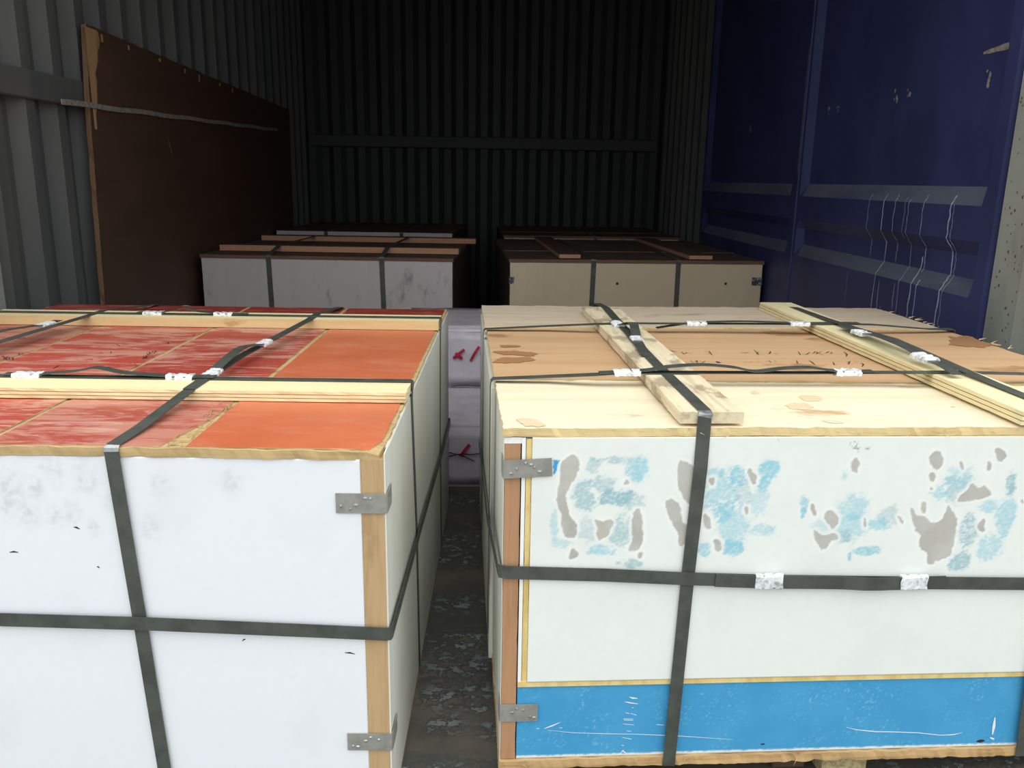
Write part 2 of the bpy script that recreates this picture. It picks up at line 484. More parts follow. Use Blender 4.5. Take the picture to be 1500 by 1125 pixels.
def corrugated(axis, at, a0, a1, z0, z1, inward, depth=0.034, pitch=0.175, thick=0.012, phase=0.0):
    """trapezoid sheet along the axis; the pans stand back, the crests come inward"""
    bm = bmesh.new()
    pts = [(a0, 0.0)]
    a = a0 + phase
    while a < a1:
        for t, d in ((0.0, 0.0), (0.22, 1.0), (0.5, 1.0), (0.72, 0.0)):
            p = a + t * pitch
            if a0 < p < a1: pts.append((p, d))
        a += pitch
    pts.append((a1, 0.0))
    rows = []
    for p, d in pts:
        off = at + inward * depth * d; out = at - inward * thick
        row = []
        for o_, z in ((off, z0), (off, z1), (out, z1), (out, z0)):
            row.append(bm.verts.new((p, o_, z) if axis == 'x' else (o_, p, z)))
        rows.append(row)
    for i in range(len(rows) - 1):
        for k in range(4):
            bm.faces.new((rows[i][k], rows[i][(k + 1) % 4], rows[i + 1][(k + 1) % 4], rows[i + 1][k]))
    bm.faces.new(rows[0]); bm.faces.new(rows[-1][::-1])
    return bm
struct('wall_left', corrugated('y', XL - 0.034, WALL_Y, YB, 0.0, ZC, 1, phase=0.03), M['wall'])
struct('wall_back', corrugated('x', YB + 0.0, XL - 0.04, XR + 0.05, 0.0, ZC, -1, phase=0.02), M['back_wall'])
wall_right = struct('wall_right', corrugated('y', XR + 0.045, WALL_Y, YB, 0.0, ZC, -1), M['wall'])

# rails along the left and back walls
bm = bmesh.new(); box(bm, XL - 0.001, XL + 0.011, 2.2, 2.86, 1.145, 1.225, 0.004)
struct('trim_1', bm, M['wall'])
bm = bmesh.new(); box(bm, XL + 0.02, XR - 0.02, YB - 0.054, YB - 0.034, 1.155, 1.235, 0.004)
struct('trim_2', bm, M['back_wall'])
# pale posts beside the opening
bm = bmesh.new(); box(bm, XL - 0.001, XL + 0.03, 1.9, 2.2, 0.0, ZC, 0.006)
struct('trim_3', bm, M['post'])
bm = bmesh.new(); box(bm, XR - 0.012, XR + 0.011, 1.88, 1.995, 0.0, ZC, 0.003)
box(bm, XR - 0.03, XR + 0.011, 1.74, 1.86, 0.0, ZC, 0.006); box(bm, XR - 0.002, XR + 0.011, 1.86, 1.88, 0.0, ZC)
post = struct('trim_4', bm, M['post'])
bm = bmesh.new()
for i in range(70):
    y = random.uniform(1.885, 1.985); z = random.uniform(0.5, 1.25); r = random.uniform(0.0012, 0.003)
    vs = [bm.verts.new((XR - 0.0126, y + r * math.cos(a), z + r * 1.6 * math.sin(a))) for a in (0, 1.2, 2.4, 3.7, 5.0)]
    bm.faces.new(vs)
obj('rust_specks', bm, M['rust'], post, kind='stuff', label='dark red rust specks on the pale post')

# blue pressed sheets on the right wall: the profile steps inward over two ribs
PROF = [(2.30, 0.024), (2.2, 0.024), (2.15, 0.0), (0.947, 0.0), (0.900, 0.024), (0.812, 0.024), (0.776, 0.0), (0.715, 0.0), (0.672, 0.024), (0.05, 0.024)]
def wall_x(z):
    for (za, da), (zb, db) in zip(PROF[:-1], PROF[1:]):
        if za >= z >= zb: return XR - (da + (db - da) * (za - z) / (za - zb))
    return XR
def blue_sheet(y0, y1):
    bm = bmesh.new()
    ys = [y0, y0 + 0.045, y0 + 0.06, y1 - 0.05, y1 - 0.02, y1]
    k = [0, 0, 1, 1, 0, 0]
    grid = [[bm.verts.new((XR - (d if kk else 0.024), y, z)) for z, d in PROF] for y, kk in zip(ys, k)]
    bk = [[bm.verts.new((XR + 0.009, y, z)) for z, d in PROF] for y in ys]
    for i in range(len(ys) - 1):
        for j in range(len(PROF) - 1):
            f = bm.faces.new((grid[i][j], grid[i][j + 1], grid[i + 1][j + 1], grid[i + 1][j]))
            if k[i] and k[i + 1] and PROF[j + 1][1] > PROF[j][1]: f.material_index = 1  # up-facing bevels take the painted-in lighter tone
            bm.faces.new((bk[i][j], bk[i + 1][j], bk[i + 1][j + 1], bk[i][j + 1]))
    for j in range(len(PROF) - 1):
        for i in (0, -1): bm.faces.new((grid[i][j], grid[i][j + 1], bk[i][j + 1], bk[i][j]))
    for i in range(len(ys) - 1):
        for j in (0, -1): bm.faces.new((grid[i][j], grid[i + 1][j], bk[i + 1][j], bk[i][j]))
    return bm
pn1 = obj('panel', blue_sheet(2.0, 3.31), [M['blue'], M['lit_bevel']], wall_right, label='blue pressed steel sheet nearest the opening')
obj('panel', blue_sheet(3.33, 4.78), [M['blue'], M['lit_bevel']], wall_right, label='blue pressed steel sheet deeper inside')
bm = bmesh.new(); box(bm, XR - 0.028, XR + 0.009, 3.3105, 3.3295, 0.05, 2.3, 0.002)
obj('seam_strip', bm, M['blue'], wall_right)
# pale scratches running down over the ribs
bm = bmesh.new()
for px, top, bot, ww in ((1286, 284, 375, .003), (1308, 284, 500, .0045), (1325, 284, 385, .003), (1345, 292, 470, .0025), (1340, 288, 350, .002),
                         (1368, 284, 400, .003), (1409, 286, 490, .0055), (1352, 375, 480, .006), (1323, 415, 455, .003), (1300, 410, 460, .003),
                         (1356, 410, 480, .004), (1253, 395, 440, .002), (1412, 300, 480, .002)):
    P0 = on_wall((px, top), XR); P1 = on_wall((px - (bot - top) * 0.15, bot), XR - 0.012)
    zs = [P0.z] + [z for z, d in PROF if P1.z < z < P0.z] + [P1.z]
    ln = []
    for za, zb in zip(zs[:-1], zs[1:]):
        for q in range(6):
            z = za + (zb - za) * q / 6
            ln.append((wall_x(z) - 0.0006, P0.y + random.uniform(-.003, .003), z))
    ln.append((wall_x(zs[-1]) - 0.0006, P0.y, zs[-1]))
    strokes(bm, [ln], ww, (-1, 0, 0), 0.0004)
obj('scratches', bm, M['scratch'], wall_right, kind='stuff', label='pale vertical scratches over the blue ribs')
bm = bmesh.new()
for px, py, r in ((1313, 142, .02), (1332, 133, .018), (1447, 112, .02), (1214, 163, .016), (1228, 159, .014), (1099, 190, .02), (1100, 187, .014), (1180, 250, .006), (1174, 281, .008), (1461, 294, .008)):
    P = on_wall((px, py), XR)
    for q in range(4):
        c = P + Vector((0, random.uniform(-r, r) * .6, random.uniform(-r, r)))
        rr = r * random.uniform(.2, .5)
        bm.faces.new([bm.verts.new((XR - 0.0008 - 0.0002 * q, c.y + rr * math.cos(a) * random.uniform(.5, 1), c.z + rr * math.sin(a) * random.uniform(.6, 1.3))) for a in (0, .9, 1.8, 2.7, 3.6, 4.5, 5.4)])
a = on_wall((1441, 78), XR); b = on_wall((1494, 62), XR)
strokes(bm, [[(XR - .0006, a.y + (b.y - a.y) * t, a.z + (b.z - a.z) * t) for t in (0, .2, .4, .6, .8, 1)]], 0.014, (-1, 0, 0))
strokes(bm, [[(XR - .0286, 3.32, z + random.uniform(-.01, .01)) for z in np.arange(1.46, 0.95, -0.03)]], 0.005, (-1, 0, 0))
obj('scuff_marks', bm, M['scuff'], wall_right, kind='stuff', label='bare metal scuffs on the blue sheets')

# ------------------------------------------------------------------ dark plywood sheet against the left wall, torn at its top corner
ps = thing('plywood_sheet', 'tall dark brown plywood sheet leaning on the left corrugated wall, one top corner torn', 'board', (XL + 0.012, 2.80, 0))
bm = slab(0.0, 2.75, 0.0, 1.40, -0.008, 0.008, 90, 46, 0.012, 0.0, 4)
for v in bm.verts:      # stand it up: length along y, height along z, top edge falling a little; a bite out of the near top corner
    L, H, t = v.co
    H2 = H * (1.0 - 0.012 * L)
    L -= 0.08 * (1 - H / 1.4)
    k = max(0.0, 1 - L / 0.09) * max(0.0, (H - 1.12) / 0.3)
    v.co = Vector((0.012 + t, L + 0.018 * k * (1 + 0.5 * mnoise.noise((L * 30, H * 20, 0))), H2))
obj('sheet', bm, [M['brown_sheet'], M['sheet_edge']], ps)
bm = bmesh.new()
rows = []
for i in range(15):
    z = 1.39 - i * 0.022
    ww = (0.085 * (1 - i / 15) ** 1.3 + 0.008) * random.uniform(.7, 1.15)
    rows.append([bm.verts.new(p) for p in ((0.0205, 0.006, z), (0.0225, 0.006 + ww * random.uniform(.75, 1.1), z), (0.0205, 0.012 + ww, z - .004))])
for a, b in zip(rows[:-1], rows[1:]):
    bm.faces.new((a[0], a[1], b[1], b[0])); bm.faces.new((a[1], a[2], b[2], b[1]))
obj('torn_corner', bm, M['torn'], ps, label='torn pale raw wood corner')
bm = bmesh.new()
for i in range(7):
    y = 0.12 + i * 0.24 + random.uniform(-.06, .06); z = 1.39 * (1 - 0.012 * y) - 0.004
    box(bm, 0.0195, 0.0215, y, y + random.uniform(.004, .018), z - random.uniform(.004, .03), z)
obj('splinters', bm, M['torn'], ps, kind='stuff')
bm = bmesh.new()
strokes(bm, [[(0, y + 0.002 * math.sin(y * 40), z) for y, z in ((.62, 1.1), (.64, 1.06), (.655, 1.03), (.66, 1.015))]], 0.005, (1, 0, 0))
for v in bm.verts: v.co.x = 0.0212
obj('scratches', bm, M['torn'], ps, kind='stuff')
bm = bmesh.new()
ribbon(bm, [(XL + 0.0345, 2.6 + i * 0.1, 1.148 + 0.0024 * i + 0.002 * math.sin(i * 1.3)) for i in range(27)], (0, 0, 1), 0.016, 0.003)
o = obj('flat_bar', bm, M['scuff'])
o['label'] = 'thin pale metal bar running across the dark brown plywood sheet'; o['category'] = 'bar'

# ------------------------------------------------------------------ crate parts shared
def bracket(parent, z0, z1, u_len, v_len, sgn, tilt=0.0, seed=0, nails=5, vf=-0.0012):
    """bent corner plate: one leaf on the front, one on the side; sgn = +1 plate reaches right from a left corner, -1 left from a right corner"""
    bm = bmesh.new()
    zc = (z0 + z1) / 2; h = z1 - z0
    n = 10
    pts = [(-sgn * 0.0012, v_len * (1 - i / 3), zc) for i in range(4)][:-1] + [(-sgn * .0012, .003, zc), (-sgn * .0003, vf + .0005, zc)]
    pts += [(sgn * (0.003 + (u_len - 0.003) * i / n), vf - .0004 * abs(mnoise.noise((i * .9, seed, 0))), zc + tilt * u_len * i / n) for i in range(n + 1)]
    ribbon(bm, pts, (0, 0, 1), h, 0.0013 * sgn)
    br = obj('corner_bracket', bm, M['zinc'], parent, label='bent grey metal corner plate')
    for k in range(nails):
        u = sgn * u_len * (0.14 + 0.78 * ((k * 0.381 + seed * .21) % 1)); z = zc + h * 0.3 * math.sin(k * 2.4 + seed) + tilt * abs(u)
        nb = bmesh.new()
        bmesh.ops.create_uvsphere(nb, u_segments=7, v_segments=4, radius=0.0024)
        for v in nb.verts: v.co = Vector((v.co.x * (1 + .5 * (k % 2)) + u, v.co.z * .7 + vf - .0015, v.co.y + z))
        obj('nail', nb, M['nail'], br)
    return br

def band(label, fr, path_sides, w=0.0198, group=None, bend=None, t=0.0012):
    """closed or open band made of (point, width direction) pairs in the crate's own frame"""
    root = thing('strapping_band', label, 'strap', (fr[0], fr[1], 0), fr[2], group)
    bm = bmesh.new()
    ribbon(bm, [p for p, s in path_sides], [s for p, s in path_sides], w, t, bend)
    obj('band', bm, [M['strap'], M['strap_bend']], root)
    return root
UX, VY, ZZ = (1, 0, 0), (0, 1, 0), (0, 0, 1)

def tail(root, pts, side, w=0.0198, t=0.0012):
    bm = bmesh.new()
    ribbon(bm, smooth_path(pts, 8), side, w, t)
    return obj('band_tail', bm, M['strap'], root)

# ------------------------------------------------------------------ LEFT FRONT CRATE
LW, LD, LZ = 1.10, 1.25, 0.5868
lc = thing('wooden_crate', 'white boxed crate with a red panelled lid, nearest the camera on the left', 'crate', (LFR[0], LFR[1], 0), LFR[2], 'strapped crates')
WHITE = np.array(lin(232, 235, 240)[:3])
def l_front(U, Z):
    c = np.ones(U.shape + (3,)) * WHITE
    g = np.array(lin(150, 152, 154)[:3])
    m_ = np.zeros(U.shape)
    for px, py, r in ((15, 715, 22), (52, 715, 14), (42, 752, 16), (80, 757, 12), (105, 750, 14), (136, 772, 11), (220, 773, 14), (235, 712, 14), (125, 700, 20), (340, 705, 14), (165, 735, 12), (10, 740, 14), (75, 690, 18)):
        p = on_front((px, py), LFR)
        d = np.hypot(U - p.x, (Z - p.z) * 0.8) / (r * 0.0009)
        m_ = np.maximum(m_, np.exp(-d * d))
    tex = sstep(fbm(U * 160, Z * 160, 4), 0.36, 0.72)
    c += (g - c) * (m_ * (0.15 + 0.5 * tex) * 0.55)[..., None]
    d2 = sstep(fbm(U * 9, Z * 6 + 4, 4), 0.55, 0.8) * 0.06
    c += (g - c) * d2[..., None]
    return c
painted_panel('front_panel', lc, -LW + 0.002, -0.0345, 0.004, LZ - 0.0145, 0.0, 0.012, 0.003, l_front, M['white_face'], M['white_edge'])
bm = slab(-0.0345, -0.0005, 0.004, LZ - 0.0145, 0.0, 0.03, 3, 60, 0.0022, 0.0, 11, sides=(1, 1, 0, 0))
for v in bm.verts: v.co = Vector((v.co.x, 0.03 - v.co.z + 0.0006, v.co.y))
obj('corner_post', bm, [M['mdf'], M['mdf']], lc)
bm = B(-0.011, 0.0, 0.0335, LD, 0.004, LZ - 0.006, bev=0.0015)
box(bm, -0.002, 0.0, 0.0005, 0.0335, 0.004, LZ - 0.006)
obj('side_panel', bm, M['white_side'], lc)
obj('side_panel', B(-LW, -LW + 0.011, 0.0125, LD - 0.012, 0.004, LZ - 0.0145), M['white_side'], lc)
obj('back_panel', B(-LW, -0.0115, LD - 0.011, LD, 0.004, LZ - 0.0145), M['white_side'], lc)
obj('base_board', B(-LW, 0.0, 0.0, LD, 0.0, 0.004), M['lid_edge'], lc)
bm = slab(-LW, -0.002, -0.003, LD, LZ - 0.0142, LZ - 0.0018, 130, 70, 0.006, 0.0012, 2, 0.0025)
for v in bm.verts:      # chipped corner
    k = max(0, 1 - math.hypot(v.co.x + 0.004, v.co.y) / 0.045)
    v.co.x -= k * 0.012 * (0.6 + mnoise.noise(v.co * 60)); v.co.z -= 0.006 * k * (0.7 + mnoise.noise(v.co * 80)); v.co.y += .004 * k
obj('lid_board', bm, [M['lid_edge'], M['lid_edge']], lc)
COLS = [(-0.268, -0.009), (-0.541, -0.277), (-0.815, -0.550), (-LW + .006, -0.824)]
ROWS = [(0.003, 0.247), (0.254, 0.925), (0.932, LD - .006)]
k = 0
for ri, (v0, v1) in enumerate(ROWS):
    for ci, (u0, u1) in enumerate(COLS):
        sh = {0: -0.004, 1: 0.003, 2: -0.012}[ri]
        a0 = u0 + (sh if ci < 3 else 0); a1 = u1 + (sh if ci > 0 else 0)
        bm = slab(a0, a1, v0, v1, LZ - 0.0018, LZ, max(4, int((a1 - a0) * 60)), max(4, int((v1 - v0) * 60)), 0.0022, 0.0008, 20 + k)
        if ri == 0 and ci == 0:
            for v in bm.verts:
                kk = max(0, 1 - math.hypot(v.co.x + 0.008, v.co.y - 0.003) / 0.04); v.co.x -= .014 * kk; v.co.y += .006 * kk; v.co.z -= .004 * kk
        if ri == 0 and ci == 1:   # split strip along the seam: the film is missing there and raw wood shows
            for v in bm.verts:
                if v.co.x > a1 - 0.02: v.co.x -= 0.026 * max(0, 1 - v.co.y / 0.14)
        mt = ORANGE if ci == 0 else (REDS[(ri + ci) % 3])
        if ri == 2: mt = DARKRED
        obj('lid_panel', bm, [mt, M['lid_edge']], lc, label='clean orange lid panel' if (ci == 0 and ri < 2) else None)
        k += 1
bm = bmesh.new()
for i in range(40):
    u = random.uniform(-0.30, -0.268); v = random.uniform(0.0, .22); l = random.uniform(.006, .025)
    a = random.uniform(-.4, .4) + (1.57 if random.random() < .2 else 0)
    d = Vector((math.sin(a), math.cos(a), 0)) * l; s = Vector((d.y, -d.x, 0)).normalized() * .0012
    p = Vector((u, v, LZ + .0005)); e = p + d + Vector((0, 0, random.uniform(0, .006)))
    bm.faces.new([bm.verts.new(x) for x in (p - s, p + s, e)])
obj('splinters', bm, M['torn'], lc, kind='stuff')
bracket(lc, 0.4945, 0.5235, 0.069, 0.04, -1, 0, 1, 5)
bracket(lc, 0.1145, 0.143, 0.065, 0.048, -1, 0, 2, 5)
# pencilled scrawl on the red panels
def scrawl(fr, z, origin, scale, glyphs):
    """pen marks given in zoomed-photo coordinates, laid on the lid"""
    out = []
    for g in glyphs:
        out.append([on_top((origin[0] + x / scale, origin[1] + y / scale), fr, z) for x, y in g])
    return out
bm = bmesh.new()
GL = [[(5, 265), (20, 258), (35, 272), (28, 285), (12, 280)], [(50, 262), (70, 270), (66, 284), (48, 284), (46, 268), (62, 262)], [(80, 272), (98, 268), (92, 280), (96, 290)], [(120, 240), (140, 236), (138, 250), (160, 236), (172, 250)], [(78, 236), (96, 232)], [(40, 160), (60, 164)], [(205, 235), (224, 232)],
      [(118, 130), (135, 122), (152, 134), (170, 118), (188, 134)], [(190, 180), (210, 172)],
      [(660, 290), (668, 280), (680, 290)], [(708, 280), (740, 272), (765, 272)], [(725, 238), (740, 226), (752, 236)], [(800, 232), (815, 228), (808, 238)], [(820, 180), (850, 172), (880, 184), (910, 172), (945, 178)], [(885, 160), (910, 156)], [(695, 145), (705, 140)],
      [(1045, 285), (1052, 262), (1062, 275), (1072, 255), (1080, 280)], [(1075, 235), (1085, 252), (1100, 236), (1092, 225), (1078, 236)], [(1110, 240), (1118, 222), (1128, 236)], [(1128, 240), (1140, 220), (1150, 228)], [(1090, 265), (1110, 258), (1135, 265)], [(1085, 288), (1120, 284)], [(1190, 195), (1200, 193)], [(1215, 162), (1235, 156), (1230, 168), (1252, 168)], [(1255, 152), (1275, 158)], [(1405, 102), (1418, 110), (1428, 98)],
      [(385, 355), (405, 342), (432, 325)], [(755, 350), (790, 335), (830, 330)], [(330, 300), (350, 308)], [(945, 310), (965, 318)], [(980, 310), (1000, 322)], [(590, 318), (630, 322)]]
strokes(bm, scrawl(LFR, LZ + .0004, (0, 470), 5.0, GL), 0.0022, (0, 0, 1), 0.0004)
obj('handwriting', bm, M['ink'], lc, kind='stuff', label='faint dark handwritten characters on the red lid')
# strokes of black scuff on the front
bm = bmesh.new()
for a_, b_ in (((108, 772), (117, 775)), ((14, 809), (27, 809)), ((505, 956), (520, 958)), ((142, 830), (146, 832)), ((355, 939), (360, 936))):
    p, q = on_front(a_, LFR), on_front(b_, LFR)
    strokes(bm, [[p, (p + q) / 2 + Vector((0, 0, .001)), q]], 0.0025, (0, -1, 0))
obj('scuff_marks', bm, M['twine'], lc, kind='stuff')

# planks across the lid, held by the bands
def plank(label, fr, x0, x1, y0, y1, z0, z1, mat, edge, layers=1, along=0, seed=0, group=None, rag=0.003):
    root = thing('lumber_plank', label, 'plank', (fr[0], fr[1], 0), fr[2], group)
    wts = [1.0 if i % 2 == 0 else 0.22 for i in range(layers)] if layers > 1 else [1.0]
    ze = [z0 + (z1 - z0) * sum(wts[:i]) / sum(wts) for i in range(layers + 1)]
    for i in range(layers):
        nx, ny = (70, 4) if along == 0 else (4, 70)
        o = 0.0007 * (i % 2) if layers > 1 else 0
        bm = slab(x0 + o, x1 - o, y0 + o, y1 - o, ze[i], ze[i + 1] - (0.0002 if layers > 1 and i < layers - 1 else 0), nx, ny, rag, 0.0, seed + i * 3)
        obj('board' if layers == 1 else 'ply_layer', bm, [mat, edge if not (layers > 1 and i % 2) else M['ply_line']], root)
    return root
plank('pale laminated plank across the front of the red lid', LFR, -LW, 0.0015, 0.237, 0.335, LZ + 0.0012, LZ + 0.0182, M['plank_pale'], M['plank_pale'], 5, 0, 3)
plank('tan pine plank across the back of the red lid', LFR, -LW, 0.0, 0.908, 1.0, LZ + 0.0012, LZ + 0.0232, M['plank_pale'], M['plank_tan'], 1, 0, 5, rag=.0015)
T1, T2 = LZ + 0.0186, LZ + 0.0236

def vband_L(label, us, front_u, clips, gseed):
    """band running front to back over both planks; us = u at (front edge, plank 1, plank 2, back)"""
    f0, f1 = front_u
    PS = [((f1, -0.0050, 0.002), UX), ((f0 + (f1 - f0) * .5, -0.0050, .3), UX), ((f0, -0.0056, LZ - .006), UX), ((f0, -0.0045, LZ - .001), UX), ((f0, 0.0, LZ + 0.0022), UX)]
    PS += [((us[0], 0.07, LZ + .006), UX), ((us[1], 0.236, T1 - .0004), UX), ((us[1], 0.25, T1 + .0002), UX), ((us[1], 0.32, T1 + .0002), UX), ((us[1] + .004, 0.5, T1 + .002), UX), ((us[2], 0.908, T2 + .0003), UX), ((us[2], 1.0, T2 + .0003), UX)]
    PS += [((us[3], LD - .01, LZ + .004), UX), ((us[3], LD + .0012, LZ - .001), UX), ((us[3], LD + .0012, .002), UX)]
    r = band(label, LFR, PS, 0.0198, None, {2, 3})
    return r
sa = vband_L('right dark band running front to back over the red lid', (-0.362, -0.353, -0.312, -0.305), (-0.369, -0.336), None, 1)
def ua(v): return float(np.interp(v, [0, .07, .236, .33, .5, .908, 1.0], [-.369, -.362, -.353, -.353, -.349, -.312, -.312]))
va1, va2 = on_top((302, 545), LFR, T1 + .004).y, on_top((378, 501), LFR, T1 + .006).y
tail(sa, [(ua(v), v, T1 + z) for v, z in ((.238, .0018), (va1 - .03, .0026), (va1, .0032), (va1 + .05, .011), ((va1 + va2) / 2 + .02, .017), (va2 - .03, .008), (va2, .005), (va2 + .06, .005))], UX)
clip(sa, (ua(va1), va1, T1 + .0005), (0.02, 1, 0), UX, .046, seed=1)
clip(sa, (ua(va2), va2, T1 + .002), (0.09, 1, 0.01), UX, .046, seed=2)
sb = vband_L('left dark band running front to back over the red lid', (-0.895, -0.885, -0.85, -0.82), (-0.90, -0.87), None, 2)
pb2 = on_top((66, 474), LFR, T1 + .006)
tail(sb, [(pb2.x - .03, pb2.y - .28, T1 + .004), (pb2.x - .02, pb2.y - .15, T1 + .014), (pb2.x - .005, pb2.y - .04, T1 + .008), (pb2.x, pb2.y, T1 + .005), (pb2.x + .004, pb2.y + .05, T1 + .006)], UX)
clip(sb, (pb2.x, pb2.y, T1 + .002), (0.05, 1, .01), UX, .046, seed=3)

def hband_L(label, v, zt, vd, clips):
    """band running left to right over a plank and down the right side"""
    PS = [((0.0015, vd + .02, .004), VY), ((0.0015, vd, .3), VY), ((0.0018, v + .003, LZ - .01), VY), ((0.0045, v, zt - .006), VY), ((0.0035, v, zt), VY), ((0.0, v, zt + .0022), VY), ((-0.06, v, zt + .002), VY), ((-.5, v, zt + .002), VY), ((-LW + .002, v, zt + .002), VY), ((-LW - .0015, v, zt - .002), VY), ((-LW - .0015, v, .004), VY)]
    r = band(label, LFR, PS, 0.0198, None)
    (c1, c2) = [on_top(c, LFR, zt + .004) for c in clips]
    z = zt + .004
    L = c2.x - c1.x
    tail(r, [(c1.x - .04, v, z), (c1.x, v, z), (c1.x + L * .3, v, z + .006), (c1.x + L * .45, v + .004, z + .012), (c1.x + L * .62, v, z + .005), (c1.x + L * .8, v, z + .002), (c2.x, v, z), (c2.x + .06, v, z)], VY)
    for q, c in enumerate((c1, c2)): clip(r, (c.x, v, zt + .0005), UX, VY, .046, .0245, .007, seed=4 + q + zt * 10)
    return r
hband_L('dark band lying along the pale laminated plank on the red lid', 0.314, T1, 0.37, ((42, 548), (265, 551)))
hband_L('dark band lying along the tan pine plank on the red lid', 0.952, T2, 0.93, ((212, 463), (320, 463)))
# belt round the sides
PS = [((-LW - .002, LD * .5, .31), ZZ), ((-LW - .002, 0.0, .353), ZZ), ((-LW, -.0075, .355), ZZ), ((-.56, -.0066, .328), ZZ), ((-.345, -.0086, .325), ZZ), ((-.1, -.0066, .315), ZZ), ((-.004, -.0052, .3105), ZZ), ((.0028, -.0035, .3105), ZZ), ((.0044, .002, .311), ZZ), ((.0044, .4, .296), ZZ), ((.0044, .93, .268), ZZ), ((.0044, LD, .256), ZZ), ((-.02, LD + .004, .256), ZZ)]
band('dark belt band round the sides of the left white crate', LFR, PS, 0.0205)

# ------------------------------------------------------------------ RIGHT FRONT CRATE
RW, RD, RZ, RB = 1.10, 1.125, 0.608, 0.052
rc = thing('wooden_crate', 'white crate with sky blue lower board and plywood lid, nearest the camera on the right', 'crate', (RFR[0], RFR[1], 0), RFR[2], 'strapped crates')
def zq(poly, ox):
    return [(p.x, p.z) for p in (on_front((ox + x / 3.75, 630 + y / 3.75), RFR, -.004) for x, y in poly)]
G7 = [[(455,175),(500,135),(545,140),(565,185),(535,260),(495,320),(485,370),(500,470),(535,505),(548,570),(530,598),(495,590),(455,545),(470,480),(432,400),(440,320),(450,250)],
      [(640,480),(670,497),(745,492),(742,540),(700,590),(660,605),(648,575),(652,530)],
      [(880,425),(900,440),(902,510),(910,560),(905,620),(885,650),(830,672),(822,650),(850,600),(842,530),(845,470)],
      [(525,648),(555,665),(552,695),(520,705),(496,710),(500,670)],
      [(1100,165),(1150,170),(1215,225),(1215,430),(1160,420),(1120,350),(1100,300)],
      [(1030,385),(1070,370),(1110,420),(1120,490),(1160,520),(1150,610),(1118,655),(1095,590),(1090,540),(1050,500),(1035,440)],
      [(1240,440),(1275,480),(1285,530),(1260,545),(1235,510)], [(1300,600),(1335,610),(1340,650),(1322,672),(1292,630)],
      [(1270,250),(1305,260),(1300,295),(1270,300)], [(1455,410),(1490,420),(1490,460),(1470,470)], [(820,265),(835,285),(820,305),(795,295)],
      [(1480,210),(1500,205),(1535,260),(1530,290),(1510,300),(1490,260)], [(885, 660), (912, 670), (895, 705), (872, 690)]]
G8 = [[(1000,115),(1045,125),(1060,160),(1050,195),(1020,222),(1005,200),(980,190),(975,150)], [(995,222),(1018,245),(1012,280),(985,275),(972,250)],
      [(1345,85),(1390,110),(1402,150),(1370,180),(1345,140)], [(1310,165),(1328,195),(1315,225),(1298,215),(1298,180)], [(1140,165),(1165,175),(1172,222),(1150,215)],
      [(1210,280),(1250,325),(1280,300),(1320,345),(1310,372),(1250,375),(1150,405),(1132,390),(1140,355),(1180,345)],
      [(875,420),(900,440),(905,475),(960,472),(1000,520),(1040,500),(1070,450),(1085,400),(1098,440),(1125,450),(1132,500),(1125,590),(1110,650),(1085,705),(1030,712),(985,748),(960,720),(975,680),(925,650),(920,610),(940,580),(900,540),(885,490)],
      [(940,385),(965,400),(960,455),(935,455)], [(1270,485),(1288,510),(1280,570),(1240,550),(1245,520)], [(330,400),(350,415),(362,465),(345,480),(330,440)],
      [(435,430),(475,460),(485,500),(465,535),(440,550),(420,505),(392,470)], [(340,535),(385,570),(420,575),(470,560),(482,600),(430,620),(400,668),(370,640),(350,590)],
      [(575,140),(598,190),(585,245),(560,225),(545,190)], [(625,475),(638,500),(628,540),(612,520)], [(810,465),(835,505),(830,515),(808,490)],
      [(1480, 380), (1500, 385), (1500, 408), (1482, 405)], [(985, 310), (1002, 318), (995, 332), (980, 325)]]
C7 = [(760,370,120,45,1,1),(880,215,60,70,.9,0),(585,365,65,100,.8,1),(690,300,70,60,.7,1),(800,560,90,110,.8,1),(680,660,85,40,.8,0),(418,520,22,90,.6,0),(640,200,40,50,.6,1),(740,165,100,25,.7,1),(600,540,60,80,.5,1),(460,620,60,30,.5,0),(830,730,70,30,.8,1),(860,390,70,60,.6,1),
      (1340,350,95,130,.8,0),(1430,255,60,60,1,0),(1400,520,95,130,.7,0),(1395,650,60,45,1,0),(1240,660,35,45,.8,0),(1310,235,50,40,.7,0),(1350,440,70,70,.8,0),(1460,330,50,100,.5,1)]
C8 = [(100,215,55,60,1,0),(70,300,40,40,1,0),(60,540,80,45,.7,0),(40,400,60,90,.5,0),(560,420,90,75,.7,0),(555,540,100,90,.7,0),(630,660,110,28,1,0),(760,470,60,65,.6,1),(700,520,60,40,.8,0),(540,690,16,35,1,0),(290,450,14,40,1,0),(300,390,30,40,.8,0),(390,530,70,50,.5,0),(500,590,60,40,.7,1),(515,250,18,30,.6,0),
      (1150,320,110,90,.7,1),(1040,340,60,50,.7,0),(1430,290,32,70,1,1),(1400,480,60,110,.8,0),(1190,560,70,110,.9,1),(1310,640,80,90,.7,0),(1140,720,70,60,.9,1),(1300,420,60,40,.7,0),(1150,250,80,70,.5,0)]
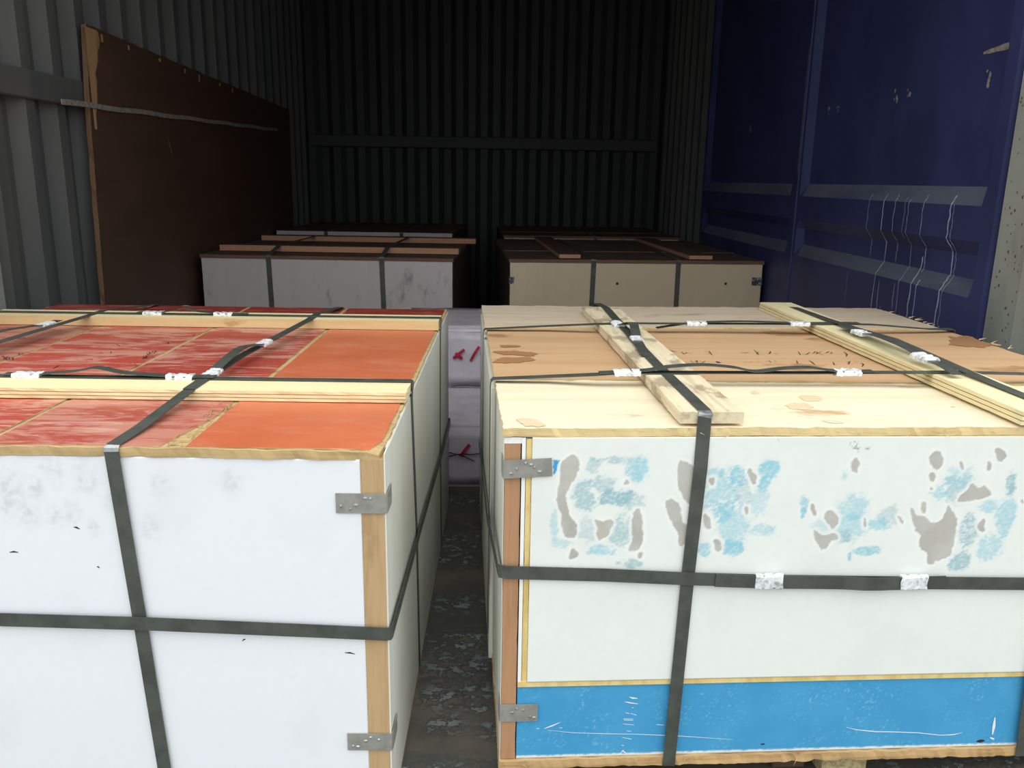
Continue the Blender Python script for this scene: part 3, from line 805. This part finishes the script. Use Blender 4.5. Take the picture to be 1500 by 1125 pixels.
def r_front(U, Z):
    c = np.ones(U.shape + (3,)) * np.array(lin(232, 236, 231)[:3])
    x = U * 100; z = Z * 100
    wu = U + 0.007 * (fbm(x * 1.1, z * 1.1, 5) - .5); wz = Z + 0.007 * (fbm(x * .9 + 40, z * .9, 4) - .5)
    streak = fbm(x * 0.55 + z * .55, (z - x) * 1.3, 5)
    blot = fbm(x * .45 + 9, z * .45 + 3, 5)
    cy = np.array(lin(140, 200, 216)[:3]); gy = np.array(lin(146, 180, 187)[:3])
    fine = fbm(x * 2.2 + z * 1.1, z * 4.5 - x * 1.6, 4)
    for lst, ox in ((C7, 700), (C8, 1100)):
        for ex, ez, rx_, rz_, s, ty in lst:
            p = on_front((ox + ex / 3.75, 630 + ez / 3.75), RFR, -.004)
            d = np.hypot((wu - p.x) / (rx_ / 3.75 * .00094), (wz - p.z) / (rz_ / 3.75 * .00094))
            f = np.clip(1.55 - d, 0, 1)
            mm = streak * .5 + blot * .35 + fine * .35
            k_ = sstep(f, 0, .5) * s * np.clip(sstep(mm + .5 * f, .80, 1.02) * (.38 + .5 * sstep(fine, .38, .6)) + .16 * sstep(blot + .4 * f, .55, .9), 0, .9)
            tgt = cy * (1 - ty * .75) + gy * ty * .75
            tgt = tgt[None, None] * (0.90 + .2 * fine[..., None])
            c += (tgt - c) * k_[..., None]
    grey = np.array(lin(186, 184, 177)[:3]); pale = np.array(lin(238, 240, 237)[:3])
    for lst, ox in ((G7, 700), (G8, 1100)):
        for poly in lst:
            d = poly_sd(wu, wz, chaikin(zq(poly, ox), 1))
            c += (pale - c) * (sstep(-d, -.007, -.001) * .85)[..., None]
            gg = grey[None, None] * (0.86 + .28 * fbm(x * .5, z * .5, 3)[..., None]) * (1 - .1 * sstep(-np.abs(d), -.002, 0)[..., None])
            c += (gg - c) * sstep(-d, -.0008, .0012)[..., None]
    # small dark abrasion flecks
    for fx, fz, r in ((565, 75, 30), (590, 105, 20), (640, 100, 16), (635, 200, 14), (570, 95, 22)):
        p = on_front((1100 + fx / 3.75, 630 + fz / 3.75), RFR, -.004)
        d = np.hypot(U - p.x, Z - p.z) / (r / 3.75 * .00094)
        k_ = np.clip(1.2 - d, 0, 1) * sstep(fbm(x * 3, z * 3, 3), .56, .62) * .7
        c += (np.array(lin(120, 124, 122)[:3]) - c) * k_[..., None]
    # broken corner by the bracket where the blue board shows
    d = poly_sd(wu, wz, zq([(412, 165), (450, 165), (420, 240), (412, 245)], 700))
    c += (np.array(lin(64, 160, 214)[:3]) - c) * sstep(-d, -.0006, .0008)[..., None]
    dd = sstep(fbm(U * 7, Z * 9, 4), .52, .8) * .08
    c += (np.array(lin(170, 172, 164)[:3]) - c) * dd[..., None]
    return c
painted_panel('front_panel', rc, 0.0395, 1.088, 0.2045, RZ - 0.0135, -0.004, 0.004, 0.0016, r_front, M['paint_face'], M['foam'])
obj('edge_strip', B(0.0252, 0.0305, -0.002, 0.004, 0.199, RZ - .0145), M['white_edge'], rc)
bm = slab(0.0312, 0.0393, 0.197, RZ - .0165, 0, .006, 2, 70, .0012, 0, 31, sides=(1, 1, 0, 0))
for v in bm.verts: v.co = Vector((v.co.x, .004 - v.co.z + .0012, v.co.y))
obj('foam_core', bm, M['foam'], rc, label='exposed yellow foam core edge')
bm = B(0.0252, 1.088, -0.0026, .004, 0.1955, 0.2043)
obj('foam_core', bm, M['foam'], rc, label='exposed yellow foam core edge')
def r_blue(U, Z):
    c = np.ones(U.shape + (3,)) * np.array(lin(66, 154, 204)[:3])
    x = U * 100; z = Z * 100
    f = sstep(fbm(x * 4, z * 4, 3), .66, .76) * sstep(fbm(x * .25, z * .3, 3), .4, .7)
    c += (np.array(lin(150, 206, 232)[:3]) - c) * (f * .55)[..., None]
    g = sstep(fbm(x * .2 + 5, z * .2, 4), .35, .7) * .35
    c += (np.array(lin(84, 168, 214)[:3]) - c) * g[..., None]
    e = sstep(-(Z - .070 - .003 * fbm(x * 2, z * 0, 4)), -.0015, .0008)
    c += (np.array(lin(232, 236, 234)[:3]) - c) * (e * .9)[..., None]
    return c
painted_panel('lower_board', rc, 0.0252, 1.088, 0.0675, 0.1953, 0.0002, 0.004, 0.002, r_blue, M['white_face'], M['blue_panel'])
obj('backing_board', B(0.0252, 1.088, 0.0042, 0.012, 0.0675, RZ - .0145), M['blue_panel'], rc)
bm = slab(0.0006, 0.0236, 0.0675, RZ - .0235, 0.0, 0.03, 3, 60, 0.0012, 0.0, 13, sides=(1, 1, 0, 0))
for v in bm.verts: v.co = Vector((v.co.x, 0.03 - v.co.z, v.co.y))
obj('corner_post', bm, [M['mdf_brown'], M['mdf_brown']], rc)
obj('edge_strip', B(0.0, .026, -0.0004, .03, RZ - .0233, RZ - .0142), M['white_edge'], rc)
obj('side_panel', B(-0.0005, 0.0003, 0.0002, 0.3, RB + .012, RZ - .0145), M['white_side'], rc)
obj('side_panel', B(0.001, 0.012, 0.0305, RD - .012, RB + .0155, RZ - .0145), M['white_side'], rc)
obj('side_panel', B(-0.0085, -0.0007, 0.298, RD, RB + .004, RZ - .0175, bev=.001), M['white_side'], rc)
obj('side_panel', B(1.0885, 1.1, 0.0, RD - .012, RB + .0155, RZ - .0145), M['white_side'], rc)
obj('back_panel', B(0.0, 1.1, RD - .0115, RD, RB + .0155, RZ - .0145), M['white_side'], rc)
bm = slab(-0.003, RW, -0.006, RD, RB, RB + .0148, 150, 20, 0.008, 0.0, 8, .0022)
obj('base_board', bm, [M['base_ply'], M['base_ply']], rc)
for i, u in enumerate((0.03, 0.53, 1.0)):
    for j, v in enumerate((0.02, 0.5, 1.02)):
        obj('foot_block', B(u, u + .075, v, v + .09, 0.0, RB - .001, bev=.002), M['chip'], rc)
for i, u in enumerate((0.455, )):
    obj('skid', B(u, u + .055, 0.04, 1.1, 0.004, RB - .001, bev=.002), M['dark_wood'], rc)
# lid boards
def lid(u0, u1, v0, v1, z1, mat, seed, sag=.003, rag=.004):
    bm = slab(u0, u1, v0, v1, z1 - 0.0125, z1, 130, 30, rag, sag, seed, .0015)
    return obj('lid_board', bm, [mat, M['ply_edge']], rc)
l1 = lid(-0.003, RW, -0.004, 0.287, RZ, M['ply_pale'], 41, .0006, .005)
l2 = lid(-0.003, RW + .002, 0.2915, 0.788, RZ + .0015, M['ply_brown'], 42, .0006, .003)
lid(-0.007, RW, 0.7925, RD, RZ + .004, M['ply_grey'], 43, .0006, .004)
for o_ in (l1, l2):      # the joint between the first two boards runs askew
    for v in o_.data.vertices:
        k = (v.co.y / .287) if o_ is l1 else (.788 - v.co.y) / .4965
        v.co.y -= .046 * max(0, v.co.x) / 1.1 * max(0, min(1, k))
bracket(rc, 0.5345, 0.5615, 0.068, 0.03, 1, 0.05, 3, 6, -.0056)
bracket(rc, 0.136, 0.1655, 0.057, 0.03, 1, 0.0, 4, 5, -.0018)
# writing and stains
bm = bmesh.new(); bm2 = bmesh.new()
GR = [[(180, 100), (195, 108), (215, 100), (250, 110), (275, 112)], [(300, 112), (318, 128), (335, 118), (365, 125)], [(440, 108), (480, 110), (500, 135)], [(465, 128), (490, 122)],
      [(680, 118), (710, 120), (740, 116)], [(770, 100), (800, 130), (830, 128)], [(800, 112), (785, 130)], [(850, 108), (878, 112), (870, 125), (840, 122)], [(900, 120), (930, 132)], [(1055, 110), (1070, 132), (1110, 130), (1130, 115)],
      [(1150, 125), (1165, 112), (1180, 118), (1172, 128)], [(1180, 118), (1222, 138)], [(1185, 122), (1205, 110)], [(1230, 122), (1255, 112), (1275, 118), (1262, 126)], [(1350, 112), (1372, 130), (1365, 145)], [(1365, 40), (1390, 28)],
      [(285, 165), (265, 178), (285, 190)], [(360, 168), (378, 185)], [(385, 178), (400, 170), (405, 186)], [(420, 172), (435, 184), (455, 172)], [(700, 178), (720, 182)], [(735, 182), (760, 178)], [(790, 178), (815, 182)], [(840, 175), (870, 172), (880, 182)], [(900, 170), (915, 178)],
      [(1045, 168), (1052, 188), (1085, 192)], [(1125, 168), (1150, 185), (1165, 198)], [(1230, 192), (1250, 196)], [(1280, 178), (1290, 198), (1310, 196)], [(1365, 182), (1390, 176), (1380, 192), (1410, 195)], [(1415, 185), (1435, 180)], [(1460, 185), (1478, 195), (1468, 210)]]
strokes(bm, scrawl(RFR, RZ + .0017, (930, 490), 1500 / 340., GR), 0.0026, (0, 0, 1), 0.0008)
obj('handwriting', bm, M['ink'], rc, kind='stuff', label='faint dark handwriting on the brown lid board')
strokes(bm2, scrawl(RFR, RZ + .0017, (930, 490), 1500 / 340., [[(525, 175), (540, 182), (558, 184)], [(528, 182), (545, 178)]]), 0.006, (0, 0, 1), 0.0008)
obj('ink_blot', bm2, M['ink_blue'], rc)
bm = bmesh.new(); bm2 = bmesh.new()
for dst, z, ox, polys in ((bm, RZ + .0022, 700, [[(90,400),(150,385),(220,388),(300,385),(295,405),(200,420),(100,418)], [(75,355),(140,350),(240,355),(350,365),(345,378),(240,378),(110,370)], [(110,320),(230,318),(240,330),(120,335)]]),
                          (bm, RZ + .0022, 1100, [[(1090,285),(1200,270),(1260,300),(1380,315),(1300,335),(1120,330)]]),
                          (bm2, RZ + .0007, 700, [[(215,725),(290,715),(340,740),(370,770),(250,765)]]),
                          (bm2, RZ + .0007, 1100, [[(235,600),(300,590),(380,600),(385,625),(300,625)], [(180,650),(260,630),(340,660),(320,675),(200,668)], [(390,730),(480,735),(530,750),(420,748)], [(1085,655),(1135,655),(1110,665)], [(0, 568), (40, 575), (55, 588), (0, 592)]])):
    for poly in polys:
        P = chaikin([tuple(on_top((ox + x / 3.75, 420 + y / 3.75), RFR, z)) for x, y in poly], 3)
        c = sum((Vector(p) for p in P), Vector()) / len(P)
        dst.faces.new([dst.verts.new(c + (Vector(p) - c) * (1 + .45 * mnoise.noise(Vector(p) * 38) + .25 * mnoise.noise(Vector(p) * 110))) for p in P])
obj('water_stain', bm, M['stain_dark'], rc, kind='stuff', label='darker water stains on the brown lid board')
obj('water_stain', bm2, M['stain_light'], rc, kind='stuff', label='brown stains on the pale front lid board')
# scratches on the blue board
bm = bmesh.new()
def fl(pts): return [on_front((700 + x / 3.75, 880 + y / 3.75), RFR, -.0002) for x, y in pts]
SCR = [[(832, 528), (850, 534), (878, 536)], [(808, 554), (835, 560), (880, 566)], [(845, 586), (856, 588)], [(812, 614), (832, 620)], [(838, 618), (872, 628)], [(800, 648), (855, 650)], [(802, 655), (852, 657)], [(798, 676), (858, 682)], [(818, 714), (842, 717)], [(792, 750), (845, 760)], [(788, 792), (802, 795)], [(365, 702), (410, 685), (450, 668)], [(320, 700), (338, 703)], [(448, 696), (464, 699)], [(785, 835), (795, 822), (815, 838)], [(980, 680), (1025, 682)]]
strokes(bm, [fl(s) for s in SCR], 0.0026, (0, -1, 0), .0003)
strokes(bm, [fl([(380, 710), (520, 724), (700, 730), (860, 732), (1100, 742), (1400, 762)])], .0010, (0, -1, 0), .0003)
def fl2(pts): return [on_front((1100 + x / 3.75, 880 + y / 3.75), RFR, -.0002) for x, y in pts]
strokes(bm, [fl2([(525, 695), (580, 708), (680, 718), (800, 720), (920, 725), (1040, 738), (1110, 735), (1160, 724)])], .0016, (0, -1, 0), .0003)
strokes(bm, [fl2([(1340, 640), (1334, 690), (1326, 735)])], .005, (0, -1, 0), .0003)
strokes(bm, [fl2([(1312, 750), (1325, 756), (1336, 760)])], .004, (0, -1, 0), .0003)
obj('scratches', bm, M['white_scratch'], rc, kind='stuff', label='white scratches on the blue lower board')
bm = bmesh.new()
strokes(bm, [fl2([(1240, 772), (1262, 770), (1282, 768)]), fl2([(55, 788), (75, 786)])], .006, (0, -1, 0), .0003)
obj('scuff_marks', bm, M['twine'], rc, kind='stuff')
# splinters sticking from the lid edge and base
bm = bmesh.new()
for i in range(120):
    if i < 70: p = Vector((random.uniform(0, RW), -0.001, RZ - random.uniform(0, .013))); d = Vector((random.uniform(-1, 1), -.25, random.uniform(-.3, .3)))
    elif i < 95: p = Vector((random.uniform(0, RW), -0.001, RB + random.uniform(0, .012))); d = Vector((random.uniform(-1, 1), -.25, random.uniform(-.3, .3)))
    else: p = Vector((RW - .002, random.uniform(.3, RD), RZ + .006)); d = Vector((.5, random.uniform(-1, 1), random.uniform(0, .5)))
    d = d.normalized() * random.uniform(.006, .022); s = Vector((0, .0004, random.uniform(.0006, .0016)))
    bm.faces.new([bm.verts.new(x) for x in (p - s, p + s, p + d)])
obj('splinters', bm, M['ply_edge'], rc, kind='stuff')

PZ1 = RZ + .004
plank('weathered grey plank running front to back on the plywood lid', RFR, 0.25, 0.343, 0.002, 1.0, PZ1 + .0006, PZ1 + .0176, M['plank_grey'], M['plank_grey'], 1, 1, 9)
plank('pale laminated plank running front to back on the plywood lid', RFR, 0.748, 0.836, -0.01, 1.08, PZ1 + .0006, PZ1 + .0206, M['plank_pale_y'], M['plank_pale_y'], 5, 1, 12)
TA, TB = PZ1 + .0178, PZ1 + .0208
def vband_R(label, us, fu, zt, v0, mid):
    PS = [((fu[2], -.0082, RB + .001), UX), ((fu[1], -.0082, .38), UX), ((fu[0], -.0082, .55), UX), ((fu[0] + .002, v0 - .0035, zt - .006), UX), ((us[0], v0 - .002, zt - .0005), UX), ((us[0], v0 + .006, zt + .0016), UX)]
    for v, u, z in mid: PS.append(((u, v, zt + z), UX))
    PS += [((us[1], .98, zt + .0015), UX), ((us[1], RD - .01, RZ + .014), UX), ((us[1], RD + .0012, RZ + .005), UX), ((us[1], RD + .0012, RB), UX)]
    return band(label, RFR, PS, 0.0198, None, {3, 4})
s1 = vband_R('dark band on the weathered grey plank and down the white front', (0.286, 0.309), (0.282, .275, .266), TA, 0.0, [(.3, .287, .0012), (.45, .289, .003), (.6, .296, .003), (.7, .299, .002)])
p1, p2 = on_top((905, 474), RFR, TA + .005), on_top((933, 496), RFR, TA + .005)
tail(s1, [(p2.x - .015, p2.y - .16, TA + .003), (p2.x - .008, p2.y - .06, TA + .006), (p2.x, p2.y, TA + .005), (p2.x + .006, p2.y + .05, TA + .014), (p2.x + .012, (p1.y + p2.y) / 2 + .02, TA + .02), (p1.x + .006, p1.y - .03, TA + .009), (p1.x, p1.y, TA + .005), (p1.x - .002, p1.y + .04, TA + .005)], UX)
clip(s1, (p1.x, p1.y, TA + .002), (0, 1, 0), UX, .046, seed=11); clip(s1, (p2.x, p2.y, TA + .002), (0.05, 1, 0), UX, .046, seed=12)
s2 = vband_R('dark slack band on the pale laminated plank of the plywood lid', (0.806, 0.806), (0.816, .828, .845), TB, -0.012, [(.15, .806, .004), (.345, .803, .012), (.47, .803, .016), (.6, .803, .01), (.8, .805, .004)])
p1, p2 = on_top((1262, 487), RFR, TB + .012), on_top((1355, 523), RFR, TB + .016)
tail(s2, [(p2.x + .002, p2.y - .10, TB + .008), (p2.x + .001, p2.y - .05, TB + .0145), (p2.x, p2.y, TB + .016), (p2.x, p2.y + .08, TB + .022), (p1.x, p1.y - .06, TB + .018), (p1.x, p1.y, TB + .013), (p1.x + .006, p1.y + .1, TB + .012)], UX)
clip(s2, (p1.x, p1.y, TB + .0085), (0, 1, -.02), UX, .046, .026, .007, seed=13); clip(s2, (p2.x, p2.y, TB + .0115), (0, 1, 0), UX, .05, .029, .009, seed=14)
def hband_R(label, pts, clips, bumps, lo=None):
    Q = [on_top((x, y), RFR, z) for x, y, z in pts]
    Q.sort(key=lambda p: p.x)
    v0, v1 = Q[0].y, Q[-1].y
    PS = [((-.010, v0 + .05, RB + .05), VY), ((-.010, v0 + .01, .4), VY), ((-.0105, v0, RZ - .01), VY), ((-.0095, v0, RZ + .002), VY), ((-.006, v0, RZ + .0055), VY)]
    PS += [(tuple(q), VY) for q in Q]
    PS += [((RW + .004, v1 + .01, RZ + .009), VY), ((RW + .0055, v1 + .01, RZ - .004), VY), ((RW + .0055, v1 + .01, RB), VY)]
    r = band(label, RFR, PS)
    us = [q.x for q in Q]
    def at(u, dz=0.0): return (u, float(np.interp(u, us, [q.y for q in Q])), float(np.interp(u, us, [q.z for q in Q])) + dz)
    cu = [on_top((x, y), RFR, float(TA)).x for x, y in clips]
    tail(r, [at(cu[0] + (cu[1] - cu[0]) * t, dz + .0016) for t, dz in bumps], VY)
    for q, u in enumerate(cu): clip(r, at(u, -.0015), UX, VY, .045, .026, .0075, seed=21 + q + v0 * 10)
    return r
hband_R('dark band across the plywood lid nearest its front edge',
        [(724, 555, RZ + .0055), (800, 552, RZ + .0105), (870, 549, TA - .003), (902, 547, TA + .0005), (940, 546, TA + .001), (1010, 546, TA + .001), (1180, 546.5, TA + .001), (1290, 546, TB - .001), (1335, 546, TB + .0006), (1395, 545.5, TB + .0006), (1500, 548, TB - .006)],
        [(917, 547), (1237, 546)], [(-.12, .001), (0, .001), (.1, .003), (.2, .009), (.34, .012), (.48, .008), (.58, .001), (.7, .006), (.82, .008), (.92, .003), (1, .001), (1.12, .001)])
hband_R('dark band across the plywood lid nearest its back edge',
        [(713, 482, RZ + .0055), (800, 478, RZ + .013), (872, 475, TA), (900, 474, TA + .001), (925, 474, TA + .001), (1050, 474.5, TA + .0015), (1165, 475, TB), (1190, 475, TB + .0006), (1240, 475, TB + .0006), (1281, 476, TB - .002), (1362, 482.5, RZ + .010)],
        [(1022, 477), (1170, 477)], [(-.38, -.012), (-.2, -.005), (0, .001), (.4, .004), (.7, .003), (1, .001), (1.6, .002)])
PS = [((-.013, RD * .9, .26), ZZ), ((-.013, .8, .288), ZZ), ((-.0125, .3, .345), ZZ), ((-.0055, .004, .387), ZZ), ((-.002, -.0035, .3895), ZZ), ((.006, -.0072, .3895), ZZ), ((.15, -.0085, .384), ZZ), ((.27, -.0118, .378), ZZ), ((.4, -.0095, .371), ZZ), ((.6, -.0095, .3655), ZZ), ((.83, -.0118, .361), ZZ), ((1.1, -.0085, .358), ZZ), ((1.105, 0.0, .358), ZZ), ((1.105, .9, .33), ZZ)]
bb = band('dark belt band round the sides of the right crate over its smeared white front', RFR, PS, .0205)
pc1, pc2 = on_front((1126, 845), RFR, -.01), on_front((1337, 848), RFR, -.01)
tail(bb, [(.315, -.0135, .3755), (pc1.x, -.0125, .371), (.5, -.013, .3685), ((pc1.x + pc2.x) / 2 + .04, -.016, .367), (pc2.x - .03, -.0135, .366), (pc2.x + .05, -.0115, .3665)], ZZ, .0205)
for q, p in enumerate((pc1, pc2)):
    clip(bb, (p.x, -.0105, .371 - q * .0045), UX, ZZ, .042, .025, .006, seed=31 + q)

# ------------------------------------------------------------------ crates deeper inside
def back_crate(label, fr, W, D, H, face, side, lid_m, sgn, holes=(), inset=False):
    """fr = front corner next to the aisle; the crate runs to sgn*W"""
    r = thing('wooden_crate', label, 'crate', (fr[0], fr[1], 0), fr[2], 'strapped crates')
    a, b = (0, W) if sgn > 0 else (-W, 0)
    HS = H - .015 if inset else H
    bm = slab(a + .002, b - .002, .03, H, 0, .012, 60, 40, .002, 0.0006, int(W * 100) + int(fr[1] * 10))
    for v in bm.verts: v.co = Vector((v.co.x, .012 - v.co.z, v.co.y))
    obj('front_panel', bm, [face, M['lid_edge']], r)
    obj('side_panel', B(a, a + .012, .0125, D, .03, HS, bev=.001), side, r)
    obj('side_panel', B(b - .012, b, .0125, D, .03, HS, bev=.001), side, r)
    obj('back_panel', B(a + .0125, b - .0125, D - .012, D, .03, HS), side, r)
    obj('base_board', B(a, b, 0, D, .018, .0298), M['lid_edge'], r)
    for u in (a + .04, (a + b) / 2 - .04, b - .12): obj('skid', B(u, u + .08, 0.01, D - .01, 0, .0178), M['dark_wood'], r)
    n = 3
    for i in range(n):
        v0 = -.004 + (D + .006) * i / n; v1 = -.004 + (D + .006) * (i + 1) / n - .003
        if inset: v0 = max(v0, .0135)
        zl = H - .0145 if inset else H + .0005
        obj('lid_board', slab(a - .004, b + .004, v0, v1, zl, zl + .014 + (.002 if i == 1 and not inset else 0), 50, 8, .006, .0006, i * 5 + int(fr[1] * 7), .001), [lid_m, M['lid_dark_edge']], r)
    for u, z in holes:
        bm = bmesh.new(); bmesh.ops.create_cone(bm, segments=10, radius1=.006, radius2=.005, depth=.006, cap_ends=True)
        for v in bm.verts: v.co = Vector((v.co.x + u, -.002 + v.co.z * .6, v.co.y + z))
        obj('bolt', bm, M['hole'], r)
    return r
def back_band(label, fr, u, D, H, du=0.0, top=()):
    PS = [((u + du, -.0022, .02), UX), ((u, -.0026, H - .02), UX), ((u, -.006, H + .01), UX), ((u, -.004, H + .0165), UX)]
    for v, z in top: PS.append(((u, v, z), UX))
    PS += [((u, D + .001, H + .0165), UX), ((u, D + .0035, H + .012), UX), ((u, D + .0035, .02), UX)]
    return band(label, fr, PS, .0215)
L2 = (-0.142, 3.535, -0.045)
H2 = 0.602
back_crate('dirty pale grey crate in the second row on the left', L2, 1.075, 1.25, H2, M['side_white_dirty'], M['side_dark'], M['lid_dark'], -1)
plank('reddish plank across the front of the dirty pale grey crate lid', L2, -1.05, 0.012, 0.16, 0.25, H2 + .018, H2 + .043, M['lid_dark'], M['lumber_red'], 1, 0, 15)
plank('reddish plank across the back of the dirty pale grey crate lid', L2, -1.06, 0.05, 0.79, 0.88, H2 + .018, H2 + .043, M['lid_dark'], M['lumber_red'], 1, 0, 17)
tp = [(.155, H2 + .043), (.17, H2 + .0435), (.24, H2 + .0435), (.79, H2 + .0435), (.88, H2 + .0435)]
back_band('left dark band on the dirty pale grey crate of the second row', L2, -0.785, 1.25, H2, .01, tp)
back_band('right dark band on the dirty pale grey crate of the second row', L2, -0.302, 1.25, H2, .012, tp)
R2 = (0.100, 3.55, 0.04)
r2 = back_crate('tan crate with two bolts in the second row on the right', R2, 1.11, 1.22, H2, M['side_tan'], M['side_dark'], M['lid_dark'], 1, [(0.468, 0.515), (0.948, .518)])
bm = B(1.065, 1.1112, -.0016, -.0003, .51, .545); box(bm, 1.1102, 1.1116, -.0016, .04, .51, .545)
obj('corner_bracket', bm, M['label_dark'], r2)
bm = B(-.0016, .02, -.0016, -.0003, .51, .54); box(bm, -.0014, -.0002, -.0016, .04, .51, .54)
obj('corner_bracket', bm, M['label_dark'], r2)
plank('dark board with pale end on the left of the tan crate lid', R2, 0.215, 0.308, 0.02, 1.15, H2 + .018, H2 + .034, M['lid_dark_y'], M['lumber_red'], 1, 1, 19)
plank('dark board with pale end on the right of the tan crate lid', R2, 0.785, 0.888, 0.02, 1.15, H2 + .018, H2 + .034, M['lid_dark_y'], M['lumber_red'], 1, 1, 21)
back_band('left dark band on the tan crate of the second row', R2, .362, 1.22, H2, -.008, [(.4, H2 + .019), (.8, H2 + .019)])
back_band('right dark band on the tan crate of the second row', R2, .733, 1.22, H2, .003, [(.4, H2 + .019), (.8, H2 + .019)])
L3 = (-0.20, 4.93, -0.05)
back_crate('dim grey crate farthest back on the left, only its top edge in view', L3, 1.04, 1.05, .632, M['side_white_dirty'], M['side_dark'], M['lid_dark'], -1, (), True)
back_band('left dark band on the farthest left crate', L3, -.745, 1.05, .616, .004)
back_band('right dark band on the farthest left crate', L3, -.30, 1.05, .616, .004)
R3 = (0.105, 5.0, 0.03)
back_crate('dim brown crate farthest back on the right, only its lid edge in view', R3, 1.06, 1.05, .606, M['side_tan'], M['side_dark'], M['lid_dark'], 1)
back_band('dark band on the farthest right crate', R3, .55, 1.05, .606, .004)

# ------------------------------------------------------------------ wrapped parcels in the aisle
def parcel(label, x0, x1, y0, y1, z0, z1, ties, folds, seed):
    r = thing('wrapped_parcel', label, 'parcel', ((x0 + x1) / 2, y0, z0), 0, 'white parcels stacked in the aisle')
    cx = (x0 + x1) / 2
    bm = bmesh.new()
    box(bm, x0 - cx, x1 - cx, 0, y1 - y0, 0, z1 - z0)
    bmesh.ops.bevel(bm, geom=bm.edges[:], offset=.012, segments=3, affect='EDGES')
    bmesh.ops.subdivide_edges(bm, edges=bm.edges[:], cuts=5, use_grid_fill=True)
    bmesh.ops.triangulate(bm, faces=[f for f in bm.faces if len(f.verts) > 4])
    bm.normal_update()
    for v in bm.verts:
        n = v.normal.copy()
        f = mnoise.noise((v.co.x * 14 + seed, v.co.y * 14, v.co.z * 14)) * .004 + abs(mnoise.noise((v.co.x * 6 + v.co.z * 16 + seed, v.co.y * 6, v.co.z * 7))) * -.005
        v.co += n * f
        v.co.z = max(v.co.z, 0.0)
    obj('wrap', bm, M['parcel'], r, smooth=True)
    for x, z, ang, l in ties:
        bm = bmesh.new()
        d = Vector((math.cos(ang), 0, math.sin(ang)))
        pts = smooth_path([Vector((x, -.004, z)) - d * l / 2, Vector((x - .002, -.010, z)) , Vector((x, -.006, z)) + d * l / 2], 5)
        ribbon(bm, pts, (0, 1, 0), .006, .009)
        obj('red_tie', bm, M['red'], r, label='red tie stitched through the wrap')
    for ln in folds:
        bm = bmesh.new()
        ribbon(bm, smooth_path([(x, -.003, z) for x, z in ln], 5), (0, 1, 0), .003, .0022)
        obj('fold_seam', bm, M['twine'], r)
    return r
parcel('lower white wrapped parcel on the floor of the aisle', -.30, .235, 2.45, 3.35, 0.0, .203, [(-.0245, .125, .95, .045)], [[(-.08, .105), (-.045, .113), (-.01, .112), (.02, .116)], [(-.08, .118), (-.04, .108), (-.0, .09)]], 3)
parcel('upper white wrapped parcel set back on the lower one in the aisle', -.32, .25, 2.93, 3.42, .2035, .425, [(-.058, .125, .7, .05), (-.058, .125, 2.4, .03), (.001, .128, 1.05, .06)], [[(-.09, .006), (-.04, .010), (.04, .006)], [(.015, .128), (.05, .127)]], 8)
